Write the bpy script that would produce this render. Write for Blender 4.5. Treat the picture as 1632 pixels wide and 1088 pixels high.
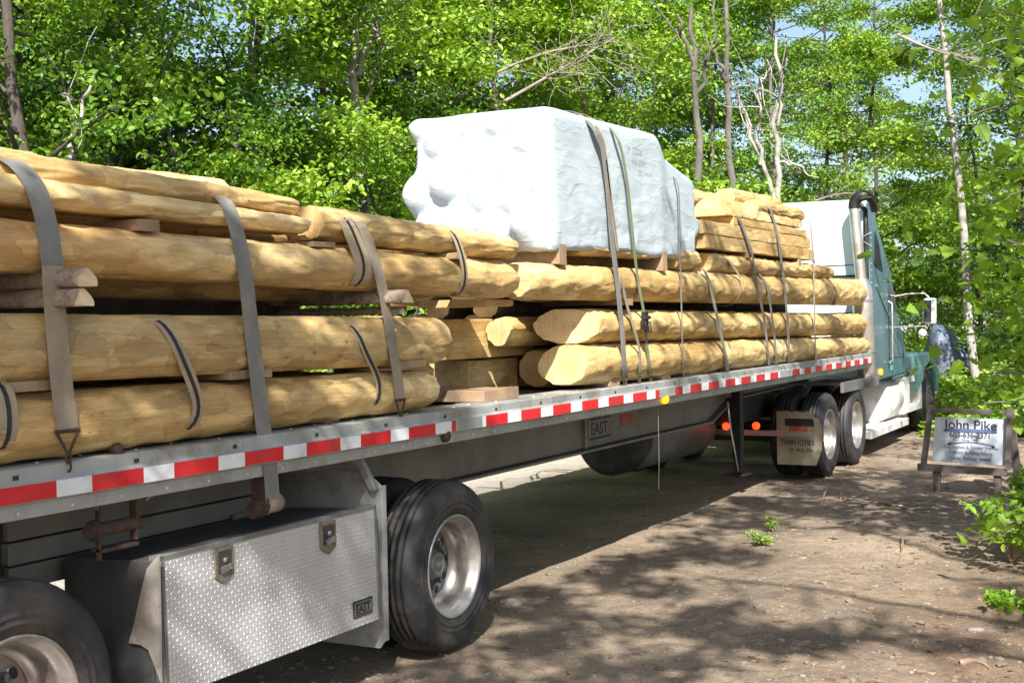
import bpy, math, random
import numpy as np
from mathutils import Vector, Matrix
R = math.radians
rng = np.random.default_rng(7)
random.seed(7)
scene = bpy.context.scene
for o in list(bpy.data.objects): bpy.data.objects.remove(o)
C = scene.collection

# ------------------------------------------------------------------ camera
FPX = 2040.0
_y = np.array([1104, 54, -FPX]); _y /= np.linalg.norm(_y)
_z = np.array([-.02, 1, 0.]); _z[2] = (_z[0]*_y[0]+_z[1]*_y[1])/(-_y[2]); _z /= np.linalg.norm(_z)
_x = np.cross(_y, _z)
CM = np.array([_x, _y, _z]); CP = np.array([0, 0, 1.95])
cam = bpy.data.cameras.new('camera'); cam_o = bpy.data.objects.new('camera', cam); C.objects.link(cam_o)
cam.sensor_width = 36; cam.lens = FPX/1632*36; cam.clip_end = 600; cam.clip_start = .05
m4 = Matrix(CM.tolist()).to_4x4(); m4.translation = Vector(CP); cam_o.matrix_world = m4
scene.camera = cam_o
def ray(u, v): return CM @ np.array([(u-816)/FPX, (544-v)/FPX, -1.])
def at(ax, val, u, v):                     # the point of the plane axis=val seen at photo pixel u, v
    r = ray(u, v); t = (val-CP[ax])/r[ax]; return CP+r*t
def gp(u, dist, z=0.):                     # ground position at a distance along a photo column
    r = ray(u, 512); r[2] = 0; r /= np.linalg.norm(r); return np.array([r[0]*dist, r[1]*dist, z])

# ------------------------------------------------------------------ light
SUN = np.array([.37, -.64, .68]); SUN /= np.linalg.norm(SUN)
sun_el = math.asin(SUN[2]); sun_az = math.atan2(SUN[0], SUN[1])
w = bpy.data.worlds.new("World"); scene.world = w; w.use_nodes = True
nt = w.node_tree; bg = nt.nodes['Background']; sky = nt.nodes.new('ShaderNodeTexSky')
sky.sky_type = 'NISHITA'; sky.sun_disc = False; sky.sun_elevation = sun_el; sky.sun_rotation = sun_az
sky.dust_density = 2.0; sky.air_density = 1.0
nt.links.new(sky.outputs[0], bg.inputs[0]); bg.inputs[1].default_value = .085
sl = bpy.data.lights.new('sun', 'SUN'); sl.energy = 5.0; sl.angle = R(.53); sl.color = (1, .96, .90)
so = bpy.data.objects.new('sun', sl); C.objects.link(so)
so.rotation_euler = Vector(SUN).to_track_quat('Z', 'Y').to_euler()
scene.view_settings.view_transform = 'Standard'; scene.view_settings.look = 'None'
scene.view_settings.gamma = 1; scene.view_settings.exposure = 1.25

# ------------------------------------------------------------------ materials
def lin(c):
    return tuple((x/255/12.92 if x/255 <= .04045 else ((x/255+.055)/1.055)**2.4) for x in c)
class NT:
    def __init__(s, name):
        s.m = bpy.data.materials.new(name); s.m.use_nodes = True; s.t = s.m.node_tree
        s.b = s.t.nodes['Principled BSDF']; s.out = s.t.nodes['Material Output']
    def n(s, typ, ins=None, **kw):
        nd = s.t.nodes.new(typ)
        for k, v in kw.items(): setattr(nd, k, v)
        for k, v in (ins or {}).items():
            if isinstance(v, bpy.types.NodeSocket): s.t.links.new(v, nd.inputs[k])
            else: nd.inputs[k].default_value = v
        return nd
    def l(s, a, b): s.t.links.new(a, b)
    def coord(s, scale=(1,1,1), rnd=True, kind='Object'):
        tc = s.n('ShaderNodeTexCoord'); mp = s.n('ShaderNodeMapping', {'Scale': scale, 'Vector': tc.outputs[kind]})
        if rnd:
            oi = s.n('ShaderNodeObjectInfo'); mu = s.n('ShaderNodeMath', {0: oi.outputs['Random'], 1: 37.0}, operation='MULTIPLY')
            cb = s.n('ShaderNodeCombineXYZ', {0: mu.outputs[0], 1: mu.outputs[0], 2: mu.outputs[0]})
            s.l(cb.outputs[0], mp.inputs['Location'])
        return mp.outputs[0]
    def noise(s, vec, scale, detail=4, rough=.6):
        return s.n('ShaderNodeTexNoise', {'Vector': vec, 'Scale': scale, 'Detail': detail, 'Roughness': rough}).outputs['Fac']
    def ramp(s, fac, stops):
        r = s.n('ShaderNodeValToRGB', {'Fac': fac}); e = r.color_ramp.elements
        e[0].position, e[0].color = stops[0][0], (*stops[0][1], 1)
        e[1].position, e[1].color = stops[-1][0], (*stops[-1][1], 1)
        for p, c in stops[1:-1]:
            x = e.new(p); x.color = (*c, 1)
        return r.outputs[0]
    def mix(s, fac, a, b, mode='MIX'):
        nd = s.n('ShaderNodeMix', data_type='RGBA', blend_type=mode)
        for k, v in ((0, fac), (6, a), (7, b)):
            if isinstance(v, bpy.types.NodeSocket): s.l(v, nd.inputs[k])
            else: nd.inputs[k].default_value = (*v, 1) if isinstance(v, tuple) and len(v) == 3 else v
        return nd.outputs[2]
    def bump(s, h, strength=.3, dist=.01, prev=None):
        b = s.n('ShaderNodeBump', {'Height': h, 'Strength': strength, 'Distance': dist})
        if prev: s.l(prev, b.inputs['Normal'])
        return b.outputs[0]
    def done(s, col=None, rough=None, metal=None, nrm=None, **kw):
        for k, v in (('Base Color', col), ('Roughness', rough), ('Metallic', metal), ('Normal', nrm)):
            if v is None: continue
            if isinstance(v, bpy.types.NodeSocket): s.l(v, s.b.inputs[k])
            else: s.b.inputs[k].default_value = (*v, 1) if isinstance(v, tuple) and len(v) == 3 else v
        for k, v in kw.items(): s.b.inputs[k.replace('_', ' ')].default_value = v
        return s.m
MAT = {}
def simple(name, c1, c2, scale=6, rough=.6, metal=0., bump=.2, bscale=60, bdist=.004, dirt=None, stretch=(1,1,1)):
    s = NT(name); v = s.coord(stretch)
    n1 = s.noise(v, scale, 6, .65)
    col = s.ramp(n1, [(.3, c1), (.7, c2)])
    if dirt:
        n2 = s.noise(v, scale*.45, 8, .75); col = s.mix(s.ramp(n2, [(.48, (0,0,0)), (.68, (1,1,1))]), col, dirt)
    nr = s.bump(s.noise(v, bscale, 3), bump, bdist)
    r = s.n('ShaderNodeMapRange', {'Value': n1, 'To Min': rough-.12, 'To Max': min(1, rough+.12)}).outputs[0]
    MAT[name] = s.done(col, r, metal, nr); return MAT[name]
simple('rail_alu', (.30,.32,.31), (.42,.44,.43), 5, .5, .35, .15, dirt=(.20,.17,.13))
simple('beam_paint', (.17,.165,.14), (.25,.24,.205), 2, .6, .2, .15, dirt=(.12,.10,.08))
simple('under_dark', (.018,.018,.018), (.05,.046,.04), 4, .8, 0, .3)
simple('deck_dark', (.03,.03,.03), (.07,.065,.06), 4, .7, 0, .3)
simple('steel_rust', (.035,.026,.022), (.10,.06,.04), 20, .8, .3, .5, 120)
simple('steel_grey', (.16,.165,.16), (.26,.26,.25), 4, .55, .5, .2, dirt=(.15,.12,.09))
simple('box_body', (.045,.047,.048), (.09,.092,.092), 4, .6, .2, .2, dirt=(.07,.06,.05))
simple('latch_bronze', (.17,.15,.12), (.28,.24,.19), 20, .5, .6, .2, dirt=(.12,.07,.04))
simple('panel_dull', (.30,.275,.24), (.44,.41,.36), 4, .6, .1, .2, dirt=(.20,.16,.12))
simple('tape_red', (.52,.008,.014), (.62,.015,.022), 8, .35, 0, .05, dirt=(.35,.03,.03))
simple('tape_white', (.62,.66,.68), (.74,.77,.78), 8, .35, 0, .05, dirt=(.45,.43,.40))
simple('black_rubber', (.010,.011,.013), (.028,.028,.030), 6, .62, 0, .3, dirt=(.075,.062,.05))
simple('black_metal', (.01,.01,.01), (.03,.03,.03), 8, .5, .3, .2)
simple('cab_paint_shaded', (.05,.125,.155), (.08,.165,.195), 2, .25, 0, .03, dirt=(.09,.16,.18))  # cab side tone, its shade put into the darker teal
simple('cab_paint_sunlit', (.42,.62,.65), (.54,.70,.72), 1.5, .4, 0, .03, dirt=(.32,.54,.58))  # cab rear tone, sunlight put into the paler colour
simple('fender_teal', (.10,.25,.27), (.16,.32,.34), 2, .35, 0, .05)
simple('white_panel', (.55,.56,.54), (.68,.68,.66), 3, .45, 0, .1, dirt=(.38,.33,.28))
simple('rim_alu', (.30,.285,.265), (.46,.44,.42), 6, .36, .7, .1, dirt=(.20,.15,.12))
simple('chrome_dull', (.45,.43,.40), (.62,.60,.57), 4, .32, .75, .1, dirt=(.35,.28,.22))
simple('dunnage', (.22,.14,.08), (.36,.25,.15), 6, .85, 0, .4, stretch=(1,1,1), dirt=(.14,.10,.07))
simple('sign_wood', (.045,.038,.035), (.12,.10,.09), 6, .9, 0, .5)
simple('sign_face', (.36,.41,.47), (.47,.51,.56), 3, .5, 0, .05)
simple('ink_dark', (.02,.022,.04), (.04,.04,.06), 3, .6)
simple('ink_blue', (.06,.09,.20), (.10,.14,.26), 3, .6)
simple('pen_ink', (.16,.20,.24), (.40,.46,.50), 60, .7)
simple('flap_cream', (.24,.22,.16), (.34,.31,.23), 5, .6, 0, .2, dirt=(.22,.18,.12))
simple('flap_red', (.30,.04,.03), (.38,.07,.05), 8, .6)
simple('tarp_blue', (.05,.07,.11), (.12,.15,.21), 3, .5, 0, .6, 7, .05)
simple('bark_grey', (.07,.06,.05), (.17,.155,.135), 7, .9, 0, .9, 30, .02, stretch=(1,1,.35))
simple('bark_pale', (.20,.18,.155), (.42,.40,.36), 5, .85, 0, .5, 25, .01, dirt=(.09,.08,.07), stretch=(1,1,1.6))
simple('bark_twig', (.16,.13,.105), (.32,.28,.24), 7, .85, 0, .5, 30, .01)
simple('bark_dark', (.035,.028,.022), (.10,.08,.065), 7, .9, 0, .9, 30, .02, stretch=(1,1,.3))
simple('pole_bark', (.13,.085,.06), (.34,.27,.22), 25, .9, 0, 1., 60, .01)
simple('root_wood', (.17,.11,.07), (.32,.23,.15), 12, .85, 0, .5)
simple('pebble', (.13,.115,.10), (.27,.24,.21), 3, .85, 0, .3)
simple('litter_brown', (.06,.035,.02), (.24,.15,.085), 2, .9, 0, .2)
simple('clod', (.10,.08,.06), (.24,.19,.14), 6, .95, 0, .6)
simple('litter', (.14,.09,.05), (.42,.32,.20), 3, .9, 0, .2)
simple('strap_grey', (.13,.135,.13), (.21,.21,.195), 5, .8, 0, .5, 220, .002, dirt=(.26,.215,.16))
simple('strap_tan', (.24,.20,.14), (.34,.285,.21), 5, .85, 0, .5, 220, .002, dirt=(.17,.15,.125))
simple('strap_rust', (.20,.12,.06), (.30,.20,.11), 6, .8, 0, .5, 220, .002)
simple('strap_green', (.13,.15,.08), (.20,.215,.12), 6, .8, 0, .5, 220, .002)
simple('pole_end', (.50,.39,.24), (.62,.50,.33), 9, .8)
simple('card', (.29,.23,.15), (.38,.31,.21), 8, .85, 0, .2)
simple('band_black', (.012,.012,.012), (.02,.02,.02), 8, .35)
simple('engine_dark', (.01,.01,.012), (.03,.03,.03), 3, .5)

def wood_mat(name, base, dark, light, end=False, knots=True):
    s = NT(name); v = s.coord((1, .16, 1)); v1 = s.coord((1, 1, 1))
    big = s.noise(v, 2.4, 6, .65); col = s.ramp(big, [(.30, dark), (.5, base), (.70, light)])
    if not end:
        wob = s.n('ShaderNodeTexNoise', {'Vector': v1, 'Scale': 11.0, 'Detail': 3}).outputs['Color']
        wv = s.n('ShaderNodeVectorMath', {0: wob, 1: (.5,.5,.5)}, operation='SUBTRACT').outputs[0]
        def warp(vec, k):
            sc = s.n('ShaderNodeVectorMath', {0: wv, 1: (k,k,k)}, operation='MULTIPLY').outputs[0]
            return s.n('ShaderNodeVectorMath', {0: vec, 1: sc}, operation='ADD').outputs[0]
        vo = s.n('ShaderNodeTexVoronoi', {'Vector': warp(s.coord((1, .34, 1)), .045), 'Scale': 12.0, 'Randomness': .95})
        cs = s.n('ShaderNodeSeparateColor', {0: vo.outputs['Color']})
        tone = s.ramp(cs.outputs[0], [(0, (.66,.60,.52)), (.5, (.95,.93,.88)), (1, (1.16,1.17,1.16))])
        col = s.mix(.85, col, tone, 'MULTIPLY')
        vb = s.n('ShaderNodeTexVoronoi', {'Vector': warp(s.coord((1, .34, 1)), .045), 'Scale': 12.0, 'Randomness': .95}, feature='DISTANCE_TO_EDGE')
        col = s.mix(s.ramp(vb.outputs['Distance'], [(0, (.26,.26,.26)), (.03, (0,0,0))]), col, tuple(x*.5 for x in dark))
        grain = s.noise(s.coord((1, .045, 1)), 75, 3, .6)
        col = s.mix(.45, col, s.ramp(grain, [(.3, (.55,.5,.44)), (.7, (1.18,1.18,1.18))]), 'MULTIPLY')
        stain = s.noise(v1, 2.2, 7, .72); col = s.mix(s.ramp(stain, [(.53, (0,0,0)), (.70, (.6,.6,.6))]), col, (dark[0]*.62, dark[1]*.66, dark[2]*.8))
        red = s.noise(s.coord((1, .35, 1)), 1.3, 4, .6); col = s.mix(s.ramp(red, [(.56, (0,0,0)), (.72, (.45,.45,.45))]), col, (base[0]*.95, base[1]*.62, base[2]*.45))
        if knots:
            kn = s.n('ShaderNodeTexVoronoi', {'Vector': s.coord((1, .6, 1)), 'Scale': 5.5, 'Randomness': 1.0})
            nz = s.noise(v1, 30, 2); ad = s.n('ShaderNodeMath', {0: nz, 1: .12}, operation='MULTIPLY')
            dd = s.n('ShaderNodeMath', {0: kn.outputs['Distance'], 1: ad.outputs[0]}, operation='ADD').outputs[0]
            col = s.mix(s.ramp(dd, [(.16, (.45,.45,.45)), (.28, (0,0,0))]), col, tuple(x*.62 for x in base))
            col = s.mix(s.ramp(dd, [(.09, (.75,.75,.75)), (.14, (0,0,0))]), col, (.12,.055,.025))
            tn = s.noise(s.coord((1,.25,1)), 22, 3, .7); col = s.mix(s.ramp(tn, [(.70, (0,0,0)), (.76, (.7,.7,.7))]), col, (.13,.065,.03))
        ck = s.noise(s.coord((1, .022, 1)), 34, 2, .5); ck = s.n('ShaderNodeMath', {0: ck, 1: .5}, operation='SUBTRACT').outputs[0]; ck = s.n('ShaderNodeMath', {0: ck}, operation='ABSOLUTE').outputs[0]
        cm = s.noise(v1, 1.9, 3, .5); cm = s.ramp(cm, [(.52, (0,0,0)), (.58, (1,1,1))]); ck = s.n('ShaderNodeMath', {0: s.ramp(ck, [(.0, (.8,.8,.8)), (.012, (0,0,0))]), 1: cm}, operation='MULTIPLY').outputs[0]
        col = s.mix(ck, col, (.14,.08,.035))
        nr = s.bump(vb.outputs['Distance'], .8, .014)
        tl = s.n('ShaderNodeMath', {0: cs.outputs[1], 1: vo.outputs['Distance']}, operation='MULTIPLY').outputs[0]
        nr = s.bump(tl, .8, .016, nr); nr = s.bump(grain, .5, .004, nr)
    else:
        sp = s.n('ShaderNodeSeparateXYZ', {0: s.n('ShaderNodeTexCoord').outputs['Object']})
        cx = s.n('ShaderNodeCombineXYZ', {0: sp.outputs[0], 1: sp.outputs[2]})
        ln = s.n('ShaderNodeVectorMath', {0: cx.outputs[0]}, operation='LENGTH').outputs['Value']
        wob = s.noise(v1, 4, 3); q = s.n('ShaderNodeMath', {0: wob, 1: .03}, operation='MULTIPLY').outputs[0]
        q = s.n('ShaderNodeMath', {0: ln, 1: q}, operation='ADD').outputs[0]
        q = s.n('ShaderNodeMath', {0: q, 1: 300.0}, operation='MULTIPLY').outputs[0]
        q = s.n('ShaderNodeMath', {0: q}, operation='SINE').outputs[0]
        col = s.mix(.38, col, s.ramp(q, [(0, (.66,.56,.42)), (1, (1,1,1))]), 'MULTIPLY')
        col = s.mix(s.ramp(ln, [(.01, (.35,.35,.35)), (.09, (0,0,0))]), col, (.36,.20,.08))
        sw = s.noise(s.coord((1,1,.06)), 55, 3, .6); col = s.mix(.5, col, s.ramp(sw, [(.3, (.72,.68,.62)), (.65, (1.08,1.08,1.08))]), 'MULTIPLY')
        gr = s.noise(v1, 6, 6, .75); col = s.mix(s.ramp(gr, [(.56, (0,0,0)), (.7, (.55,.55,.55))]), col, (.27,.18,.09))
        nr = s.bump(s.noise(v1, 90, 3), .3, .004)
    MAT[name] = s.done(col, .62, 0., nr)
wood_mat('log_peeled', (.60,.43,.185), (.43,.275,.105), (.78,.62,.34))
wood_mat('log_weathered', (.50,.37,.165), (.35,.23,.10), (.66,.52,.28))
wood_mat('log_front', (.56,.40,.17), (.39,.25,.095), (.72,.56,.29))
wood_mat('log_end', (.60,.43,.20), (.46,.29,.12), (.72,.56,.31), end=True)
wood_mat('sawn', (.54,.38,.155), (.42,.27,.10), (.64,.48,.24), knots=False)

def diamond_mat():
    s = NT('diamond_plate'); tc = s.n('ShaderNodeTexCoord'); sp = s.n('ShaderNodeSeparateXYZ', {0: tc.outputs['Object']})
    def M(op, a, b=None, c=None):
        ins = {0: a}
        if b is not None: ins[1] = b
        if c is not None: ins[2] = c
        return s.n('ShaderNodeMath', ins, operation=op).outputs[0]
    P = .0225
    a = M('DIVIDE', sp.outputs[1], P); b = M('DIVIDE', sp.outputs[2], P)
    r = None
    par = M('FLOORED_MODULO', M('ADD', M('FLOOR', a), M('FLOOR', b)), 2.0)
    fa = M('SUBTRACT', M('FRACT', a), .5); fb = M('SUBTRACT', M('FRACT', b), .5)
    sg = M('SUBTRACT', M('MULTIPLY', par, 2.0), 1.0)
    d1 = M('ADD', fa, M('MULTIPLY', sg, fb)); d2 = M('SUBTRACT', fa, M('MULTIPLY', sg, fb))
    e = M('ADD', M('POWER', M('ABSOLUTE', M('DIVIDE', d1, .62)), 2.0), M('POWER', M('ABSOLUTE', M('DIVIDE', d2, .20)), 2.0))
    h = M('MAXIMUM', M('SUBTRACT', 1.0, e), 0.0); h = M('MINIMUM', M('MULTIPLY', h, 1.6), 1.0)
    n1 = s.noise(s.coord((1,1,1)), 4, 6, .7)
    col = s.ramp(n1, [(.3, (.50,.51,.525)), (.7, (.66,.67,.685))])
    col = s.mix(s.ramp(h, [(0,(0,0,0)), (.6,(1,1,1))]), col, (.78,.79,.80))
    nr = s.bump(h, .9, .0022)
    ro = s.n('ShaderNodeMapRange', {'Value': n1, 'To Min': .30, 'To Max': .5}).outputs[0]
    MAT['diamond_plate'] = s.done(col, ro, .65, nr)
diamond_mat()
def wrap_mat():
    s = NT('wrap_white'); v = s.coord((1,1,1)); 
    n1 = s.noise(v, 2.5, 5); col = s.ramp(n1, [(.3, (.375,.435,.475)), (.7, (.43,.49,.525))])
    w1 = s.noise(s.coord((1,.6,3.0)), 5, 5, .55)
    tc = s.n('ShaderNodeTexCoord'); mp = s.n('ShaderNodeMapping', {'Vector': tc.outputs['Object'], 'Rotation': (.5, .2, .3), 'Scale': (1.2, .8, 2.4)})
    rg = s.n('ShaderNodeTexNoise', {'Vector': mp.outputs[0], 'Scale': 2.6, 'Detail': 4, 'Roughness': .5, 'Distortion': .6}); ab = s.n('ShaderNodeMath', {0: rg.outputs['Fac'], 1: .5}, operation='SUBTRACT').outputs[0]
    ab = s.n('ShaderNodeMath', {0: ab}, operation='ABSOLUTE').outputs[0]; ab = s.ramp(ab, [(0, (1,1,1)), (.06, (0,0,0))])
    nr = s.bump(w1, .22, .02); nr = s.bump(ab, .22, .008, nr); nr = s.bump(s.noise(v, 60, 3), .12, .003, nr)
    MAT['wrap_white'] = s.done(col, .42, 0., nr)
wrap_mat()
def ground_mat():
    s = NT('dirt'); tc = s.n('ShaderNodeTexCoord'); v = tc.outputs['Object']
    n1 = s.noise(v, .55, 6, .65); n2 = s.noise(v, 9, 8, .7); n3 = s.noise(v, 70, 4, .7)
    col = s.ramp(n1, [(.34, (.165,.13,.095)), (.62, (.40,.31,.22))])
    col = s.mix(.8, col, s.ramp(n2, [(.3, (.62,.60,.58)), (.7, (1.25,1.22,1.18))]), 'MULTIPLY')
    col = s.mix(.8, col, s.ramp(n3, [(.3, (.55,.55,.55)), (.7, (1.35,1.35,1.35))]), 'MULTIPLY')
    sx = s.n('ShaderNodeSeparateXYZ', {0: v}); bk = s.n('ShaderNodeMapRange', {'Value': sx.outputs[0], 'From Min': -2.6, 'From Max': -.6}).outputs[0]
    n4 = s.noise(v, 2.3, 7, .7); bk = s.n('ShaderNodeMath', {0: bk, 1: n4}, operation='MULTIPLY').outputs[0]
    col = s.mix(s.ramp(bk, [(.12, (0,0,0)), (.42, (.9,.9,.9))]), col, s.mix(n2, (.085,.05,.03), (.30,.20,.12)))
    n5 = s.noise(v, 26, 5, .7); col = s.mix(s.ramp(n5, [(.60, (0,0,0)), (.68, (.7,.7,.7))]), col, (.07,.05,.035)); col = s.mix(s.ramp(n5, [(.34, (.5,.5,.5)), (.40, (0,0,0))]), col, (.42,.36,.28))
    vo = s.n('ShaderNodeTexVoronoi', {'Vector': v, 'Scale': 38.0}); cs = s.n('ShaderNodeSeparateColor', {0: vo.outputs['Color']})
    fr = s.n('ShaderNodeMapRange', {'Value': sx.outputs[0], 'From Min': -7.0, 'From Max': -7.9}).outputs[0]; col = s.mix(fr, col, s.mix(n2, (.34,.31,.27), (.52,.49,.44)))  # paler beyond the trailer: bright sun on the ground put into the colour
    st = s.n('ShaderNodeMath', {0: cs.outputs[0], 1: .90}, operation='GREATER_THAN').outputs[0]
    ds = s.ramp(vo.outputs['Distance'], [(.22, (1,1,1)), (.34, (0,0,0))])
    st = s.n('ShaderNodeMath', {0: st, 1: ds}, operation='MULTIPLY').outputs[0]
    col = s.mix(st, col, s.mix(cs.outputs[1], (.22,.20,.18), (.46,.43,.39)))
    nr = s.bump(n2, 1.0, .06); nr = s.bump(n5, .8, .02, nr); nr = s.bump(n3, .7, .012, nr); nr = s.bump(st, .5, .01, nr)
    MAT['dirt'] = s.done(col, .93, 0., nr)
ground_mat()
def leaf_mat(name, a, b, trans=.35, rough=.5):
    s = NT(name); g = s.n('ShaderNodeNewGeometry'); oi = s.n('ShaderNodeObjectInfo')
    col = s.ramp(g.outputs['Random Per Island'], [(0, a), (1, b)])
    big = s.noise(s.n('ShaderNodeTexCoord').outputs['Object'], .7, 3)
    col = s.mix(.6, col, s.ramp(big, [(.3, (.72,.82,.7)), (.7, (1.25,1.12,1.0))]), 'MULTIPLY')
    s.done(col, rough)
    tr = s.n('ShaderNodeBsdfTranslucent', {'Color': s.mix(1., col, (1.5,1.45,.55), 'MULTIPLY')})
    mx = s.n('ShaderNodeMixShader', {0: trans}); s.l(s.b.outputs[0], mx.inputs[1]); s.l(tr.outputs[0], mx.inputs[2])
    s.l(mx.outputs[0], s.out.inputs[0]); MAT[name] = s.m
leaf_mat('leaf_mid', (.080,.19,.016), (.18,.32,.030))
leaf_mat('leaf_deep', (.030,.085,.016), (.065,.150,.024))
leaf_mat('leaf_bright', (.15,.29,.022), (.29,.43,.05))
leaf_mat('leaf_near', (.15,.30,.025), (.27,.43,.05), .5)
leaf_mat('grass', (.16,.30,.05), (.30,.42,.08), .3)
def emit(name, col, st):
    s = NT(name); s.done(tuple(x*.5 for x in col), .3, Emission_Strength=st); s.b.inputs['Emission Color'].default_value = (*col, 1); MAT[name] = s.m
emit('lamp_amber', (1, .33, .0), 1.6); emit('lamp_red', (1, .025, .004), 2.6)
def glass():
    s = NT('glass'); MAT['glass'] = s.done((.03,.04,.045), .05, 0.)
glass()

# ------------------------------------------------------------------ helpers
class MB:
    def __init__(s): s.v, s.f, s.mi, s.sm = [], [], [], []
    def add(s, vs, fs, mi=0, sm=False):
        o = len(s.v); s.v += [tuple(map(float, p)) for p in vs]; s.f += [tuple(i+o for i in f) for f in fs]
        s.mi += [mi]*len(fs); s.sm += [sm]*len(fs); return s
    def box(s, lo, hi, mi=0):
        x0,y0,z0 = lo; x1,y1,z1 = hi
        return s.hexa([(x0,y0,z0),(x1,y0,z0),(x1,y1,z0),(x0,y1,z0),(x0,y0,z1),(x1,y0,z1),(x1,y1,z1),(x0,y1,z1)], mi)
    def hexa(s, p, mi=0):
        return s.add(p, [(0,3,2,1),(4,5,6,7),(0,1,5,4),(1,2,6,5),(2,3,7,6),(3,0,4,7)], mi)
    def bar(s, p0, p1, w, h, up=(0,0,1), mi=0):
        p0, p1 = np.array(p0, float), np.array(p1, float); d = p1-p0; d /= np.linalg.norm(d)
        sd = np.cross(d, up); sd /= np.linalg.norm(sd); u = np.cross(sd, d); a, b = sd*w/2, u*h/2
        return s.hexa([p0-a-b,p0+a-b,p1+a-b,p1-a-b,p0-a+b,p0+a+b,p1+a+b,p1-a+b], mi)
    def tube(s, path, rad, n=10, mi=0, caps=True, closed=False):
        path = np.array(path, float); k = len(path); rad = np.broadcast_to(rad, (k,)) if np.ndim(rad) < 2 else rad
        vs, prev = [], None
        for i in range(k):
            if closed: t = path[(i+1) % k]-path[i-1]
            else: t = path[min(i+1, k-1)]-path[max(i-1, 0)]
            t = t/(np.linalg.norm(t)+1e-9)
            if prev is None:
                a = np.array([0,0,1.]) if abs(t[2]) < .9 else np.array([1.,0,0])
            else: a = prev
            a = a-t*np.dot(a, t); a /= np.linalg.norm(a)+1e-9; prev = a; b = np.cross(t, a)
            for j in range(n):
                th = 2*math.pi*j/n; vs.append(path[i]+rad[i]*(math.cos(th)*a+math.sin(th)*b))
        fs = []
        for i in range(k if closed else k-1):
            for j in range(n):
                q = (i+1) % k; fs.append((i*n+j, i*n+(j+1) % n, q*n+(j+1) % n, q*n+j))
        s.add(vs, fs, mi, True)
        if caps and not closed:
            s.add(vs[:n], [tuple(range(n))[::-1]], mi); s.add(vs[-n:], [tuple(range(n))], mi)
        return s
    def lathe(s, prof, o, ax, n=48, mi=0, smooth=True):   # prof: (along axis, radius) pairs
        o, ax = np.array(o, float), np.array(ax, float); ax /= np.linalg.norm(ax)
        a = np.cross(ax, (0,0,1.)) if abs(ax[2]) < .9 else np.cross(ax, (1.,0,0)); a /= np.linalg.norm(a); b = np.cross(ax, a)
        vs = [o+ax*h+r*(math.cos(2*math.pi*j/n)*a+math.sin(2*math.pi*j/n)*b) for h, r in prof for j in range(n)]
        fs = [(i*n+j, i*n+(j+1) % n, (i+1)*n+(j+1) % n, (i+1)*n+j) for i in range(len(prof)-1) for j in range(n)]
        s.add(vs, fs, mi, smooth); return s
    def prism(s, poly, d, mi=0):
        d = np.array(d, float); p = [np.array(q, float) for q in poly]; n = len(p)
        return s.add(p+[q+d for q in p], [tuple(range(n))[::-1], tuple(range(n, 2*n))]+[(i, (i+1) % n, n+(i+1) % n, n+i) for i in range(n)], mi)
    def build(s, name, mats, parent=None, bevel=0, origin=None, sub=0):
        me = bpy.data.meshes.new(name); org = np.array(parent.matrix_world.translation if parent and origin is None else (origin if origin is not None else (0,0,0)), float)
        if parent is not None: org = WLOC[parent.name]
        v = np.array(s.v)-org; me.from_pydata(v.tolist(), [], s.f)
        me.polygons.foreach_set('material_index', s.mi); me.polygons.foreach_set('use_smooth', s.sm)
        for m in (mats if isinstance(mats, (list, tuple)) else [mats]): me.materials.append(MAT[m])
        me.validate(); me.update()
        o = bpy.data.objects.new(name, me); C.objects.link(o)
        if parent is not None: o.parent = parent
        else: o.location = org
        WLOC[o.name] = org
        if bevel:
            b = o.modifiers.new('bevel', 'BEVEL'); b.width = bevel; b.segments = 2; b.limit_method = 'ANGLE'; b.angle_limit = R(35)
        if sub: 
            q = o.modifiers.new('sub', 'SUBSURF'); q.levels = sub; q.render_levels = sub
        return o
WLOC = {}
def tag(o, label=None, cat=None, group=None, kind=None):
    for k, v in (('label', label), ('category', cat), ('group', group), ('kind', kind)):
        if v: o[k] = v
    return o
def thing(name, loc, label, cat, group=None):
    o = bpy.data.objects.new(name, None); C.objects.link(o); o.location = loc; o.empty_display_size = .2
    WLOC[o.name] = np.array(loc, float); return tag(o, label, cat, group)
def npmesh(name, v, faces, mats, mi=None, smooth=False):
    """faces: (n,k) int array"""
    me = bpy.data.meshes.new(name); n, k = faces.shape
    me.vertices.add(len(v)); me.vertices.foreach_set('co', np.ascontiguousarray(v, dtype=np.float32).ravel())
    me.loops.add(n*k); me.loops.foreach_set('vertex_index', faces.astype(np.int32).ravel())
    me.polygons.add(n); me.polygons.foreach_set('loop_start', np.arange(0, n*k, k, dtype=np.int32))
    if mi is not None: me.polygons.foreach_set('material_index', mi.astype(np.int32))
    me.polygons.foreach_set('use_smooth', np.full(n, smooth))
    for m in mats: me.materials.append(MAT[m])
    me.update(calc_edges=True); me.validate(); return me
def text(s, size, o, right, up, mat, parent, name='lettering', align='LEFT', ex=.0008, bold=0, sx=1.):
    cu = bpy.data.curves.new(name, 'FONT'); cu.body = s; cu.size = size; cu.align_x = align; cu.extrude = ex; cu.offset = bold
    t = bpy.data.objects.new(name, cu); C.objects.link(t); bpy.context.view_layer.update()
    me = bpy.data.meshes.new_from_object(t.evaluated_get(bpy.context.evaluated_depsgraph_get())); bpy.data.objects.remove(t)
    rt, u = Vector(right).normalized(), Vector(up).normalized(); n = rt.cross(u)
    M = Matrix((rt*sx, u, n)).transposed().to_4x4(); M.translation = Vector(np.array(o)-WLOC[parent.name]); me.transform(M)
    me.materials.clear(); me.materials.append(MAT[mat])
    ob = bpy.data.objects.new(name, me); C.objects.link(ob); ob.parent = parent; WLOC[ob.name] = WLOC[parent.name]; return ob
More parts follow.
